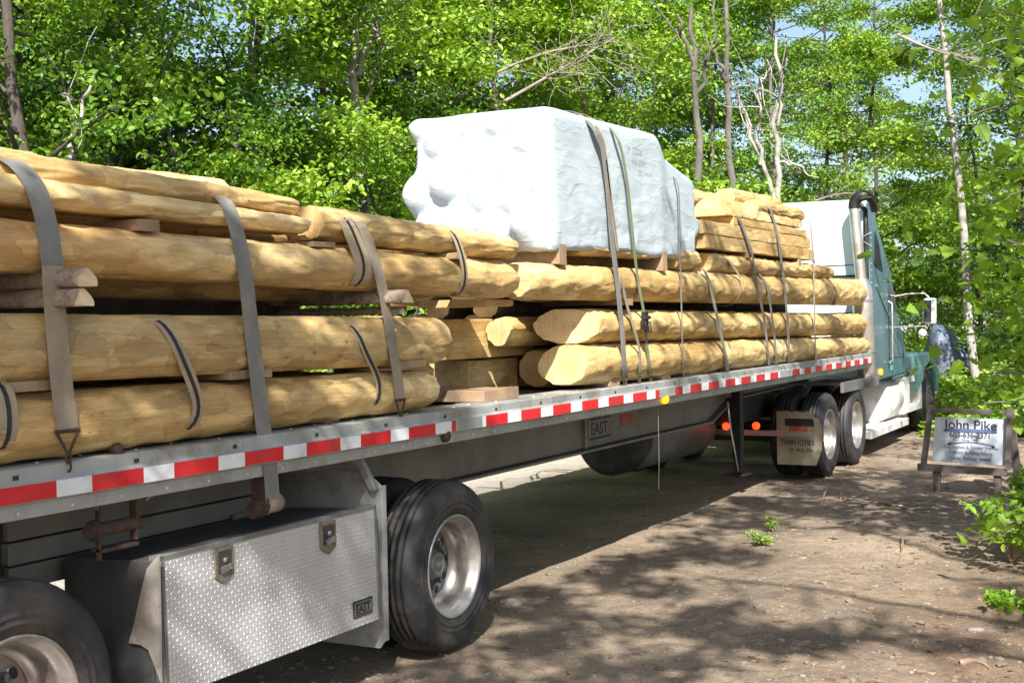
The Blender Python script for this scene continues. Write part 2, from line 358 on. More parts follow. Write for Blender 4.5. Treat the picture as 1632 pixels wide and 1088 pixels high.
# simple smooth value noise in 2D/3D for numpy
def vnoise(x, y, seed=0, z=None):
    r = np.random.default_rng(seed); T = r.random((64, 64))
    xi, yi = np.floor(x).astype(int), np.floor(y).astype(int); fx, fy = x-xi, y-yi
    fx, fy = fx*fx*(3-2*fx), fy*fy*(3-2*fy)
    g = lambda a, b: T[a % 64, b % 64]
    return (g(xi,yi)*(1-fx)+g(xi+1,yi)*fx)*(1-fy)+(g(xi,yi+1)*(1-fx)+g(xi+1,yi+1)*fx)*fy
def fbm(x, y, seed=0, o=4):
    s, a, t = 0, 1, 0
    for i in range(o): s = s+a*vnoise(x*2**i, y*2**i, seed+i); t += a; a *= .5
    return s/t*2-1

# ------------------------------------------------------------------ ground
def zground(x, y):
    x, y = np.asarray(x, float), np.asarray(y, float)
    bank = np.clip((x+1.6)/3, 0, 1)**1.5*.55*np.clip((y-7)/4, 0, 1)
    mound = .14*np.exp(-((x+2.2)/1.1)**2-((y-11.3)/2.2)**2)
    far = np.clip((-x-10.5)/6, 0, 1)*.5
    off = np.clip((-3.4-x)/.6, 0, 1)
    n = fbm(x*.9, y*.9, 3)*.035+fbm(x*4, y*4, 9)*.016
    rut = -.03*np.exp(-((x+3.2)/.25)**2)
    nearwheel = np.exp(-((x+4.2)/.8)**2)
    rise = .95*np.clip((y-23.5)/4.5, 0, 1)**1.2*np.clip((x+9.5)/2, 0, 1)*np.clip((60-y)/20, 0, 1)
    lump = np.clip(fbm(x*1.7+5, y*1.7, 17, 3), 0, 1)*.09*np.clip((x+3.3)/.8, 0, 1)
    return bank+mound*(1-off)+far+n*(1-.7*nearwheel)*1.3+rut*.5+rise+lump
def axis(lo, hi, st, far, g=1.16):
    a = list(np.arange(lo, hi, st)); s = st; x = hi
    while x < far: a.append(x); s *= g; x += s
    s = st; x = lo-st; b = []
    while x > -far: b.append(x); s *= g; x -= s
    return np.array(b[::-1]+a)
gx, gy = axis(-9, 3, .05, 260), axis(4, 19, .05, 260)
GX, GY = np.meshgrid(gx, gy, indexing='ij'); GZ = zground(GX, GY)
nx, ny = GX.shape; idx = np.arange(nx*ny).reshape(nx, ny)
F = np.stack([idx[:-1,:-1], idx[1:,:-1], idx[1:,1:], idx[:-1,1:]], -1).reshape(-1, 4)
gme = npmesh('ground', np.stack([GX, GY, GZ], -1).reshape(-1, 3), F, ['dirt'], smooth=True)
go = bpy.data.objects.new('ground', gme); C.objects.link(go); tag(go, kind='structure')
def scatter(name, mat, n, boxes, smin, smax, flat, label, cat):
    ico = np.array([(0,0,1),(.89,0,.45),(.28,.85,.45),(-.72,.53,.45),(-.72,-.53,.45),(.28,-.85,.45),(.72,.53,-.45),(-.28,.85,-.45),(-.89,0,-.45),(-.28,-.85,-.45),(.72,-.53,-.45),(0,0,-1)])
    ft = np.array([(0,1,2),(0,2,3),(0,3,4),(0,4,5),(0,5,1),(1,6,2),(2,7,3),(3,8,4),(4,9,5),(5,10,1),(6,7,2),(7,8,3),(8,9,4),(9,10,5),(10,6,1),(11,7,6),(11,8,7),(11,9,8),(11,10,9),(11,6,10)])
    V, FF = [], []
    x = rng.uniform(boxes[0], boxes[1], n); y = boxes[2]+(boxes[3]-boxes[2])*rng.random(n)**1.4
    z = zground(x, y); s = smin+(smax-smin)*rng.random(n)**4
    for i in range(n):
        p = ico*(1+rng.uniform(-.25, .25, (12, 1)))*s[i]*np.array([1, rng.uniform(.6, 1.2), flat]); a = rng.uniform(0, 6.28); c_, s_ = math.cos(a), math.sin(a)
        p = p@np.array([[c_,s_,0],[-s_,c_,0],[0,0,1]]); V.append(p+[x[i], y[i], z[i]+s[i]*flat*.25]); FF.append(ft+12*i)
    me = npmesh(name, np.concatenate(V), np.concatenate(FF), [mat]); o = bpy.data.objects.new(name, me); C.objects.link(o)
    return tag(o, label, cat, kind='stuff')
scatter('gravel', 'pebble', 2800, (-5.5, 1.5, 4.6, 17), .004, .019, .6, 'small grey and tan pebbles scattered over the dirt', 'gravel')
scatter('wood_chips', 'litter', 1800, (-4.5, 1.5, 5, 17), .005, .035, .12, 'pale wood chips and dead leaf bits on the dirt', 'litter')

scatter('leaf_litter', 'litter_brown', 4200, (-2.4, 1.8, 6.5, 20), .010, .045, .10, 'brown dead leaves strewn over the bank at the right', 'litter')
scatter('dirt_clods', 'clod', 2600, (-5.0, 1.5, 5, 18), .008, .036, .5, 'small crumbling lumps of dirt on the lane', 'dirt')

# ------------------------------------------------------------------ logs
def cellF1(a, b, seed, per=None):
    """jittered cells, returns squared distance to nearest, and nearest-cell random"""
    r = np.random.default_rng(seed); J = r.random((97, 97, 3)); ai, bi = np.floor(a).astype(int), np.floor(b).astype(int)
    best = np.full(a.shape, 9.); rid = np.zeros(a.shape)
    for da in (-1,0,1):
        for db in (-1,0,1):
            ca, cb = ai+da, bi+db; cam_ = ca % per if per else ca
            j = J[cam_ % 97, cb % 97]; d = (a-ca-j[...,0])**2+(b-cb-j[...,1])**2
            m = d < best; best = np.where(m, d, best); rid = np.where(m, j[...,2], rid)
    return best, rid
SURF = []
def surf(y, z):
    """outermost x of the load at a given y, z (measured on the built meshes)"""
    b = -9.
    for q in SURF:
        if q[0] == 'log':
            V = q[1]
            if V[0,1]-.05 <= y <= V[-1,1]+.05:
                m = (np.abs(V[:,1]-y) < .055) & (np.abs(V[:,2]-z) < .016)
                if m.any(): b = max(b, V[m,0].max())
        else:
            _, x, y0, y1, z0, z1 = q
            if y0 <= y <= y1 and z0 <= z <= z1: b = max(b, x)
    return b
def log_mesh(L, w0, h0, w1, h1, seed, mat, flat=.86, facet=.006, end0=.88, end1=.88, na=64, st=.035, half=False, cut0=0.):
    n = max(12, int(L/st)); t = np.linspace(0, 1, n+1); tt = t*L
    ends = np.concatenate([[0, .012, .03], tt[2:-2], [L-.03, L-.012, L]]) ; tt = ends
    k = len(tt); th = np.linspace(0, 2*np.pi, na, endpoint=False)
    T, TH = np.meshgrid(tt, th, indexing='ij'); f = T/L
    W = (w0+(w1-w0)*f)/2; H = (h0+(h1-h0)*f)/2
    per = max(8, int(2*np.pi*.14/.062)); d, rid = cellF1(TH/(2*np.pi)*per+.35*fbm(T*5, TH*1.5, seed+3, 2), T/.19+.3*fbm(T*3, TH*3, seed+4, 2), seed, per)
    big = fbm(T*.9+seed, TH*0+seed*.37, seed, 2)*.03
    rr = 1+fbm(T*1.6, np.cos(TH)*1.2+2, seed+5, 2)*.05
    edge = np.minimum(T, L-T); e_ = np.where(T < L/2, end0, end1)
    cham = 1-(1-e_)*np.clip(1-edge/.11, 0, 1)**1.3
    disp = (d-.35)*facet*3.0+(rid-.5)*facet*1.6
    x = (W*rr*cham+disp)*np.cos(TH); z = (H*rr*cham+disp)*np.sin(TH)/flat
    wv = fbm(T*6, np.sign(z)+3, seed+8, 2)*.0025
    z = np.clip(z, -H*cham*(1 if not half else .02)+wv, H*cham+wv+ (disp if True else 0)*0)
    x = x+fbm(T*.35, TH*0+1, seed+11, 1)*.02
    y = T.copy()
    if cut0: y = y+np.where(T < .3, (x/W)*cut0*(1-T/.3), 0)
    y = y+np.where(edge < 1e-6, fbm(TH*2, T, seed, 2)*.006, 0)
    V = np.stack([x, y, z], -1).reshape(-1, 3)
    ii = np.arange(k*na).reshape(k, na); q = np.roll(ii, -1, 1)
    F = np.stack([ii[:-1], ii[1:], q[1:], q[:-1]], -1).reshape(-1, 4)
    # end caps as quads fans of degenerate free triangles -> use centre vert and quads (i, i+1, i+2, c)
    c0, c1 = len(V), len(V)+1
    V = np.concatenate([V, [[V[:na,0].mean(), V[:na,1].mean(), V[:na,2].mean()]], [[V[-2-na:-2,0].mean(), L, V[-na:,2].mean()]]])
    e0 = np.array([(i, (i+1) % na, (i+2) % na, c0) for i in range(0, na, 2)]); b = (k-1)*na
    e1 = np.array([(b+(i+2) % na, b+(i+1) % na, b+i, c1) for i in range(0, na, 2)])
    mi = np.concatenate([np.zeros(len(F)), np.ones(len(e0)+len(e1))])
    me = npmesh('log', V, np.concatenate([F, e0, e1]), [mat, 'log_end'], mi, smooth=True)
    me.polygons.foreach_set('use_smooth', (mi == 0)); return me
def log(p0, p1, w0, h0, w1, h1, label, seed, mat='log_peeled', group='peeled logs loaded on the trailer', name='peeled_log', **kw):
    p0, p1 = np.array(p0, float), np.array(p1, float); d = p1-p0; L = np.linalg.norm(d)
    me = log_mesh(L, w0, h0, w1, h1, seed, mat, **kw); o = bpy.data.objects.new(name, me); C.objects.link(o)
    o.location = p0; yaw = math.atan2(-d[0], d[1]); pit = math.asin(d[2]/L); o.rotation_euler = (pit, 0, yaw)
    if p0[0] > -4.35:
        V = np.zeros(len(me.vertices)*3); me.vertices.foreach_get('co', V); V = V.reshape(-1, 3)@np.array(o.rotation_euler.to_matrix()).T+p0
        V = V[V[:,0] > V[:,0].mean()-.02]; SURF.append(('log', V[np.argsort(V[:,1])]))
    WLOC[o.name] = p0; return tag(o, label, 'log', group)
def plog(X, left, right, y0, width, label, seed, ext=None, **kw):
    """outer log from its silhouette in the photo: left/right = (u, vtop, vbot); y0 extends the hidden rear end"""
    a, b = at(0, X, left[0], left[1]), at(0, X, left[0], left[2]); c, d = at(0, X, right[0], right[1]), at(0, X, right[0], right[2])
    ya, yb = (a[1]+b[1])/2, (c[1]+d[1])/2
    ye = at(0, X+width*.5, right[0], (right[1]+right[2])/2)[1] if right[0] < 1300 else yb
    def ex(y): 
        k = (y-ya)/(yb-ya); return a[2]+(c[2]-a[2])*k, b[2]+(d[2]-b[2])*k
    s0 = ya if y0 is None else y0; zt0, zb0 = ex(s0); zt1, zb1 = ex(ye)
    return log((X, s0, (zt0+zb0)/2), (X, ye, (zt1+zb1)/2), width, zt0-zb0, width, zt1-zb1, label, seed, **kw)
XO = -4.04
G1 = 'peeled logs of the rear stack'; G2 = 'peeled logs of the front stack'
plog(XO, (120,620,722), (706,586,645), 1.9, .30, 'bottom log of the rear stack, knotty yellow, its front end near the strap hook', 1, group=G1, mat='log_peeled', flat=.93)
plog(XO, (120,501,606), (722,507,577), 1.9, .30, 'second log up in the rear stack, greyish, ending beside the squared beam', 2, group=G1, mat='log_weathered', flat=.88)
plog(XO, (100,359,440), (829,421,478), 1.9, .29, 'long pale log above the dark gap of the rear stack', 3, group=G1, mat='log_peeled', flat=.93)
plog(XO-.01, (100,296,338), (497,352,377), 1.9, .26, 'thin flat slab log under the topmost ones at the rear', 4, group=G1, flat=.7, end1=.97)
plog(XO-.10, (120,262,310), (476,321,350), 1.9, .26, 'topmost outer slab log of the rear stack, square front end with knots', 5, group=G1, flat=.8, end1=.99)
plog(XO-.38, (110,262,300), (371,291,312), 2.1, .28, 'short topmost log set back from the edge, rounded front end', 6, group=G1, flat=.8)
plog(XO, (482,327,384), (829,381,419), None, .27, 'upper rear log just left of the white bundle, knots along its side', 7, group=G1, mat='log_peeled', flat=.93, end0=.97)
plog(XO, (814,418,477), (1364,446,487), None, .30, 'long log under the white bundle, bulging with tool facets', 8, group=G2, mat='log_front', flat=.95)
plog(XO, (905,384,408), (1046,412,415), None, .26, 'short log between two blocks beneath the white bundle', 9, group=G2, mat='log_front', flat=.9)
plog(XO, (1062,394,430), (1120,402,433), None, .26, 'log stub under the front lower corner of the white bundle', 10, group=G2, mat='log_front', flat=.9)
plog(XO, (1119,401,435), (1316,425,445), None, .26, 'thin log under the sawn beams at the front', 11, group=G2, mat='log_front', flat=.9)
plog(XO-.06, (902,492,548), (1359,500,533), None, .42, 'middle log of the front stack with an angled shaded end', 12, group=G2, mat='log_front', flat=.92, end0=.97, cut0=.14)
plog(XO-.05, (897,549,616), (1363,535,567), None, .43, 'bottom log of the front stack showing its sunlit rear end', 13, group=G2, mat='log_front', flat=.93, end0=.90)
# inner logs: only ends or slivers of these show
def wl(X, u, v0, v1, y1, wd, z1, label, seed, **kw):
    a, b = at(0, X, u, v0), at(0, X, u, v1); log((X, a[1], (a[2]+b[2])/2), (X, y1, z1), wd, a[2]-b[2], wd, a[2]-b[2], label, seed, mat='log_front', group=G2, **kw)
wl(-4.46, 798, 504, 554, 16.0, .25, 1.84, 'small round log end between the squared beam and the front stack', 20, flat=1.)
wl(-4.48, 852, 555, 620, 16.1, .34, 1.56, 'shaded log end just left of the sunlit log end', 21, flat=.93)
log((-4.47, 6.15, 1.60), (-4.47, 7.0, 1.60), .26, .22, .26, .22, 'stubby log tip peeking past the bottom rear log', 22, group=G1, flat=.9)
LB = '%s log in from the near edge, %s layer of the rear stack'
LF = '%s log in from the near edge, %s layer of the front stack'
for r_, (z0, z1, hh) in enumerate([(1.60, 1.57, .25), (1.885, 1.85, .24), (2.245, 2.20, .24)]):
    for c_ in range(4):
        X = -4.43-.46*c_; ye = 6.0+.2*((c_*7+r_*3) % 4)/3
        if r_ == 2: ye += .8
        hh2 = hh*(1+.08*((c_*5+r_) % 3)); o = log((X, 1.95, z0), (X, ye, z1), .34, hh2, .34, hh2*.92, LB % (['second','third','fourth','farthest'][c_], ['lowest','second','upper'][r_]), 40+c_+5*r_, group=G1+' hidden inside', flat=.9, st=.08, na=32, mat='log_weathered')
for r_, (z0, z1, hh) in enumerate([(1.61, 1.57, .27), (1.89, 1.83, .25), (2.22, 2.22, .26)]):
    for c_ in range(4):
        if c_ == 0 and r_ < 2: continue
        X = -4.43-.46*c_; ys = 8.1+.5*((c_*7+r_*3) % 4)/3
        o = log((X, ys, z0), (X, 16.0-.2*(c_ % 2), z1), .34, hh, .34, hh*.95, LF % (['second','third','fourth','farthest'][c_], ['lowest','second','upper'][r_]), 60+c_+5*r_, group=G2+' hidden inside', flat=.9, st=.09, na=32, mat='log_front')
for X, z, a, b in ((-4.75, 2.07, 2.0, 6.0), (-5.2, 2.07, 2.0, 6.2), (-4.72, 2.05, 8.3, 15.8), (-5.2, 2.05, 8.4, 15.7)):  # slabs closing the gap, its shade put into their dark bark colour
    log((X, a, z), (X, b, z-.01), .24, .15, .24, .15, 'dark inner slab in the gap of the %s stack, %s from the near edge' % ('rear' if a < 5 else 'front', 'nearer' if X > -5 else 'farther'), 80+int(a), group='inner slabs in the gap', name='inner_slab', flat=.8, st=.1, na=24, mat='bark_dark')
for k, (X, a, b, z) in enumerate([(-4.43, 8.0, 16.0, 2.42), (-4.85, 8.2, 16.1, 2.42), (-4.43, 1.95, 7.2, 2.44), (-4.85, 2.1, 7.0, 2.46)]):
    log((X, a, z), (X, b, z-.02), .28, .18, .28, .18, ['log set just behind the short log under the white bundle', 'log farther in beneath the white bundle', 'log set just behind the slab log of the rear stack', 'log farther in beneath the topmost rear logs'][k], 90+k, group='upper layer inner logs', flat=.85, st=.07, na=36, mat='log_front')

def beam(name, lo, hi, label, cat, group=None, mat='sawn', seed=0, tw=0., bevel=.006):
    r = np.random.default_rng(seed); lo, hi = np.array(lo, float), np.array(hi, float); c = (lo+hi)/2; h = (hi-lo)/2
    ax = int(np.argmax(h)); n = 10; m = MB(); vs = []
    oth = [i for i in range(3) if i != ax]
    for i in range(n+1):
        for a_, b_ in ((-1,-1),(1,-1),(1,1),(-1,1)):
            p = np.zeros(3); p[ax] = -h[ax]+2*h[ax]*i/n; p[oth[0]] = a_*h[oth[0]]+r.normal(0, .0022); p[oth[1]] = b_*h[oth[1]]+r.normal(0, .0022); vs.append(p+c)
    fs = [(i*4+j, i*4+(j+1) % 4, i*4+4+(j+1) % 4, i*4+4+j) for i in range(n) for j in range(4)]
    m.add(vs, fs, 0); m.add(vs[:4], [(3,2,1,0)], 1); m.add(vs[-4:], [(0,1,2,3)], 1)
    o = m.build(name, [mat, 'log_end' if mat == 'sawn' else mat], origin=c, bevel=bevel)
    o.rotation_euler = (0, 0, tw); SURF.append(('box', hi[0], lo[1], hi[1], lo[2], hi[2])); return tag(o, label, cat, group, 'thing')
# squared beams seen between the two stacks
def wb(X, u0, u1, v0, v1, t, label, seed):
    a, b = at(0, X, u0, v0), at(0, X, u1, v0); c = at(0, X, (u0+u1)/2, v1); a2 = at(0, X, (u0+u1)/2, v0)
    beam('squared_beam', (X-t, a[1], c[2]), (X, b[1], a2[2]), label, 'beam', seed=seed, mat='log_front')
wb(-4.60, 690, 850, 508, 570, .3, 'squared shaded beam filling the space left of the round log', 1)
wb(-4.66, 745, 824, 572, 622, .28, 'dark squared beam block low between the two stacks', 2)
b_ = at(0, -4.35, 720, 486); c_ = at(0, -4.35, 772, 494)
beam('plank', (-4.6, b_[1], 2.055), (-4.18, c_[1]+.1, 2.10), 'orange plank offcut poking out above the squared beam', 'plank', seed=3)
# sawn beams and half rounds at the front of the load
G3 = 'sawn beams at the front of the load'
rowz = [(2.575, 2.70), (2.704, 2.825), (2.829, 2.905)]
nm = ['bottom', 'middle', 'upper']
for r_, (z0, z1) in enumerate(rowz):
    segs = [(10.95, 14.45)] if r_ == 0 else ([(10.9, 13.1), (13.13, 14.4)] if r_ == 1 else [(11.55, 14.25)])
    for s_, (ya, yb) in enumerate(segs):
        for c_ in range(3):
            x1 = -3.93-.35*c_
            pos = ['outer', 'second', 'third'][c_]
            lab = f'{pos} {nm[r_]} sawn beam of the pile by the truck cab' + ('' if len(segs) == 1 else (', rear piece' if s_ == 0 else ', front piece'))
            if r_ == 2 and c_ == 0: ya_ = 11.75
            else: ya_ = ya-.1*c_
            beam('sawn_beam', (x1-.335, ya_, z0), (x1, yb, z1), lab, 'beam', G3, seed=100+r_*10+c_+s_*3, tw=.006*(c_-1))
G4 = 'half round logs on top of the sawn beams'
for k, (X, ya, yb, z, w_, h_, lab, hf) in enumerate([
    (-4.13, 11.55, 14.2, 2.912, .36, .34, 'front outer half round log with a pale rounded end', True),
    (-4.50, 11.15, 12.2, 2.912, .30, .28, 'half round log tucked behind the strap at the rear of the pile', True),
    (-4.52, 11.35, 13.4, 3.10, .42, .24, 'topmost wide rounded log at the rear of the sawn pile', False),
    (-4.28, 12.5, 14.2, 3.16, .24, .21, 'small round log with a reddish end on top of the pile', False),
    (-4.04, 12.6, 14.3, 3.06, .20, .16, 'outer thin rounded log running to the front of the pile', False)]):
    log((X, ya, z), (X, yb, z+.02), w_, h_, w_, h_, lab, 120+k, group=G4, mat='log_front', half=hf, flat=.95, end0=.9)

# dunnage blocks, stickers and bark poles
G5 = 'dunnage timbers under the loads'
def dun(lo, hi, label, name='dunnage_block', tw=0): return beam(name, lo, hi, label, 'timber', G5, 'dunnage', seed=int(abs(lo[1]*77)) % 1000, tw=tw)
y_ = at(0, -3.92, 893, 400)[1]; dun((-5.0, y_-.05, 2.335), (-3.9, y_+.05, 2.475), 'grey block end under the rear corner of the white bundle')
y_ = at(0, -3.92, 1056, 408)[1]; dun((-5.0, y_-.05, 2.34), (-3.9, y_+.05, 2.50), 'grey block end under the front part of the white bundle')
dun((-5.2, 12.1, 2.52), (-3.92, 12.2, 2.572), 'thin sticker under the sawn beams, rear one')
dun((-5.2, 13.9, 2.50), (-3.92, 14.0, 2.572), 'thin sticker under the sawn beams, front one')
y_ = at(0, -3.92, 236, 355)[1]; dun((-5.2, y_-.055, 2.36), (-3.91, y_+.055, 2.41), 'pale sticker end between the slab log and the pale log below')
y_ = at(0, -3.92, 520, 381)[1]; dun((-5.2, y_-.09, 2.345), (-3.93, y_+.09, 2.375), 'thin sticker under the slab log front end')
y_ = at(0, -3.92, 725, 408)[1]; dun((-5.2, y_-.06, 2.325), (-3.87, y_+.06, 2.36), 'thin dark sticker poking out left of the white bundle')
for u, v, lab in ((55, 614, 'thin sticker end above the bottom rear log, leftmost'), (400, 596, 'thin sticker above the bottom rear log beside the second strap'), (655, 580, 'thin sticker over the front end of the bottom rear log')):
    p = at(0, -3.92, u, v); dun((-5.2, p[1]-.16, p[2]-.02), (-3.91, p[1]+.14, p[2]+.02), lab)
y_ = at(0, -3.92, 600, 660)[1]; dun((-6.3, y_-.35, 1.445), (-4.0, y_-.22, 1.485), 'thin bearer under the bottom rear log')
p = at(2, 1.50, 860, 632); beam('dunnage_plank', (-5.6, 6.95, 1.445), (-4.0, 7.45, 1.515), 'brown plank lying on the deck between the two stacks', 'plank', G5, 'dunnage', seed=9, tw=.05)
for u, lab in ((1118, 'deck block below the front stack beside the thin strap'), (1215, 'deck block below the front stack near the middle straps')):
    y_ = at(0, -3.95, u, 590)[1]; dun((-6.2, y_-.3, 1.445), (-3.98, y_+.25, 1.50), lab)
for u, lab in ((977, 'block end under the bottom front log beside the wide strap'), (1060, 'reddish block under the bottom front log beside the green strap'), (1330, 'block at the very front of the deck')):
    y_ = at(0, -3.95, u, 600)[1]; dun((-6.2, y_-.08, 1.445), (-3.94, y_+.10, 1.505), lab)
y_ = at(0, -3.92, 1000, 485)[1]; dun((-5.2, y_-.12, 2.06), (-3.9, y_+.06, 2.11), 'grey sticker end in the gap below the long front log')
y_ = at(0, -3.92, 1045, 536)[1]; dun((-5.2, 9.2, 1.785), (-3.95, 9.32, 1.815), 'thin sticker between the two lowest front logs')
for u, s_ in ((1345, 1), (1325, 2)):
    pass
G6 = 'bark covered poles laid across the load'
def pole(u, v, r, label, dz=0, seed=0, half=True, out=.03):
    p = at(0, -3.78+out, u, v); r_ = np.random.default_rng(seed); n = 20; k = 24; X = np.linspace(p[0], p[0]-2.3, k); vs = []
    for i, x in enumerate(X):
        for j in range(n):
            th = 2*math.pi*j/n; rr = r*(1+.05*math.sin(3*th+seed))+ (r_.normal(0, .002) if i else 0)
            z = rr*math.sin(th)
            if half: z = max(z, -rr*.45)
            vs.append((x-.01*math.sin(th*2), p[1]+rr*math.cos(th), p[2]+z))
    m = MB(); m.add(vs, [(i*n+j, i*n+(j+1) % n, i*n+n+(j+1) % n, i*n+n+j) for i in range(k-1) for j in range(n)], 0, True); m.add(vs[:n], [tuple(range(n))], 1)
    o = m.build('bark_pole', ['pole_bark', 'pole_end'], origin=p); return tag(o, label, 'pole', G6, 'thing')
pole(139, 447, .050, 'upper bark pole end of the pair beside the leftmost strap', seed=1)
pole(134, 479, .046, 'lower bark pole end of the pair beside the leftmost strap', seed=2)
pole(650, 476, .048, 'bark pole end in the gap left of the front stack', seed=3)
pole(642, 496, .026, 'short pointed stick end under the bark pole by the third strap', seed=4, out=-.03)

# ------------------------------------------------------------------ white wrapped bundle
def bundle():
    W, H, L1 = 1.13, .93, 1.98
    x1, x0 = -3.90, -5.04; y0, y1, y2 = 7.80, 9.78, 10.75; zb, zt = 2.475, 3.42
    n = 70
    fs, vs, key = [], [], {}
    def vid(i, j, k, N):
        t = (i, j, k)
        if t not in key:
            key[t] = len(vs); vs.append((i/N[0], j/N[1], k/N[2]))
        return key[t]
    N = (44, 110, 40)
    for a, b, c in ((0,1,2), (0,2,1), (1,2,0)):
        for side in (0, N[c]):
            if c == 2 and side == 0: pass
            for i in range(N[a]):
                for j in range(N[b]):
                    q = []
                    for di, dj in ((0,0),(1,0),(1,1),(0,1)):
                        t = [0,0,0]; t[a] = i+di; t[b] = j+dj; t[c] = side; q.append(vid(*t, N))
                    fs.append(q if (side != 0) == ((a,b,c) != (0,2,1)) else q[::-1])
    P = np.array(vs); u, v, w_ = P[:,0], P[:,1], P[:,2]
    L = y2-y0; X = x0+(x1-x0)*u; Y = y0+L*v; Z = zb+(zt-zb)*w_
    rc = .10; Pm = np.stack([X, Y, Z], -1); lo_ = np.array([x0+rc, y0+rc, zb-1]); hi_ = np.array([x1-rc, y2-rc, zt-rc*.8]); cl_ = np.clip(Pm, lo_, hi_)
    dd_ = Pm-cl_; nn_ = np.linalg.norm(dd_, axis=1); kk_ = np.where(nn_ > rc, rc/np.maximum(nn_, 1e-6), 1.); Pm = cl_+dd_*kk_[:,None]; X, Y = Pm[:,0], Pm[:,1]; dz_ = Pm[:,2]-Z
    f = np.clip((Y-y1)/.30, 0, 1); f = f*f*(3-2*f)
    top = zt+.04*np.clip((Y-y0)/(y1-y0), 0, 1)-f*.17-np.clip((Y-y1-.3)/.6, 0, 1)*.12
    Z = zb+(top-zb)*w_+dz_
    cx = (x0+x1)/2
    X = cx+(X-cx)*(1-.02*w_-.05*f)
    edge_u = np.minimum(u, 1-u)*W; edge_v = np.minimum(v, 1-v)*L; edge_w = np.minimum(w_, 1-w_)*H
    rear = (v == 0)
    rb = np.random.default_rng(5)
    # log ends pressing through the film at the rear
    fall = np.exp(-(v*L/.10)**2)
    dome = np.zeros(len(X))
    for (bx, bz, r, h) in [(.02,.42,.15,.16),(.10,.10,.14,.12),(.28,.50,.16,.14),(.38,.16,.17,.15),(.60,.12,.13,.18),(.55,.36,.15,.13),(.72,.34,.12,.10),(.83,.14,.12,.16),(.20,.80,.11,.07),(.45,.88,.09,.05),(.62,.90,.08,.05),(.76,.92,.08,.04),(.82,.76,.09,.05),(.04,.93,.10,.07),(.42,.66,.12,.07),(.73,.55,.10,.06),(.92,.45,.08,.05),(.93,.06,.09,.08)]:
        d = np.sqrt(((u-bx)*W)**2+((w_-bz)*H)**2)/r; dome = np.maximum(dome, h*np.clip(1-d**2, 0, 1)**.6)
    Y = Y-dome*.75*fall
    # ends pushing out sideways at the left rear corner
    left = np.exp(-(u*W/.06)**2)*np.exp(-(v*L/.25)**2)
    X = X-left*(.045*np.exp(-((w_-.42)/.10)**2)+.03*np.exp(-((w_-.10)/.08)**2)+.035*np.exp(-((w_-.96)/.08)**2)-.02*np.exp(-((w_-.72)/.1)**2))
    fr = np.exp(-((1-v)*L/.10)**2); dm = np.zeros(len(X))
    for (bx, bz, r, h) in [(.9,.80,.12,.08),(.9,.40,.15,.22),(.5,.6,.2,.12),(.3,.3,.2,.1),(.85,.1,.12,.06)]:
        d = np.sqrt(((u-bx)*W)**2+((w_-bz)*H)**2)/r; dm = np.maximum(dm, h*np.sqrt(np.clip(1-d**2, 0, 1)))
    Y = Y+dm*fr
    # slack folds near the bottom and round the corner
    side = (u > .98)*1.
    wr = fbm(Y*5+w_*9, w_*5-Y*3, 31, 3); X = X+np.clip(u-.9, 0, .1)*10*wr*.012*(1-w_)**1.2
    X = X+(u > .5)*(.012*fbm(Y*2.1, w_*3, 41, 3))
    fold = np.abs(fbm(Y*3.2+w_*2.2, w_*9-Y*2.0, 35, 3)); X = X+(u > .97)*(-.008*np.exp(-(fold/.07)**2)*np.clip(1-w_*1.15, 0, 1)*np.clip(edge_v/.1, 0, 1))
    Z = Z+(w_ < .02)*(.035*fbm(Y*2.5+u*3, u*4, 51, 3)-.02)+(w_ > .98)*(.012*fbm(X*4, Y*3, 61, 3))
    Y = Y+rear*.012*fbm(u*7, w_*7+u*5, 71, 3)*(1-w_*.5)
    # skirt hangs over the right rear corner
    Z = Z-(w_ < .03)*.05*np.exp(-((u-.8)/.25)**2)*np.exp(-(v*L/.3)**2)
    me = npmesh('wrap', np.stack([X, Y, Z], -1)-np.array([-4.47, 9.2, zb]), np.array(fs), ['wrap_white'], smooth=True)
    t = thing('wrapped_bundle', (-4.47, 9.2, zb), 'large bundle wrapped in white plastic sheet, log ends bulging through', 'wrapped bundle')
    o = bpy.data.objects.new('wrap', me); C.objects.link(o); o.parent = t
    q = o.modifiers.new('smooth', 'SMOOTH'); q.iterations = 3
    for s, uu, vv, sz in (('F J205', 1003, 238, .085), ('He205', 1010, 256, .075), ('20./mm', 1020, 274, .07)):
        p = at(0, -3.885, uu+1, vv); ht = text(s, sz*.9, (-3.893, p[1], p[2]-.02), (0, 1, .02), (0, 0, 1), 'pen_ink', t, 'handwriting', bold=-.0012, ex=.0, sx=1.55)
        hw = ht.data; Wv = np.stack([X, Y, Z], -1)-np.array([-4.47, 9.2, zb]); Wv = Wv[u > .97]
        for q in hw.vertices:
            d = (Wv[:,1]-q.co.y)**2+(Wv[:,2]-q.co.z)**2; k_ = np.argsort(d)[:6]; q.co.x = float(Wv[k_,0].max())+.004
bundle()

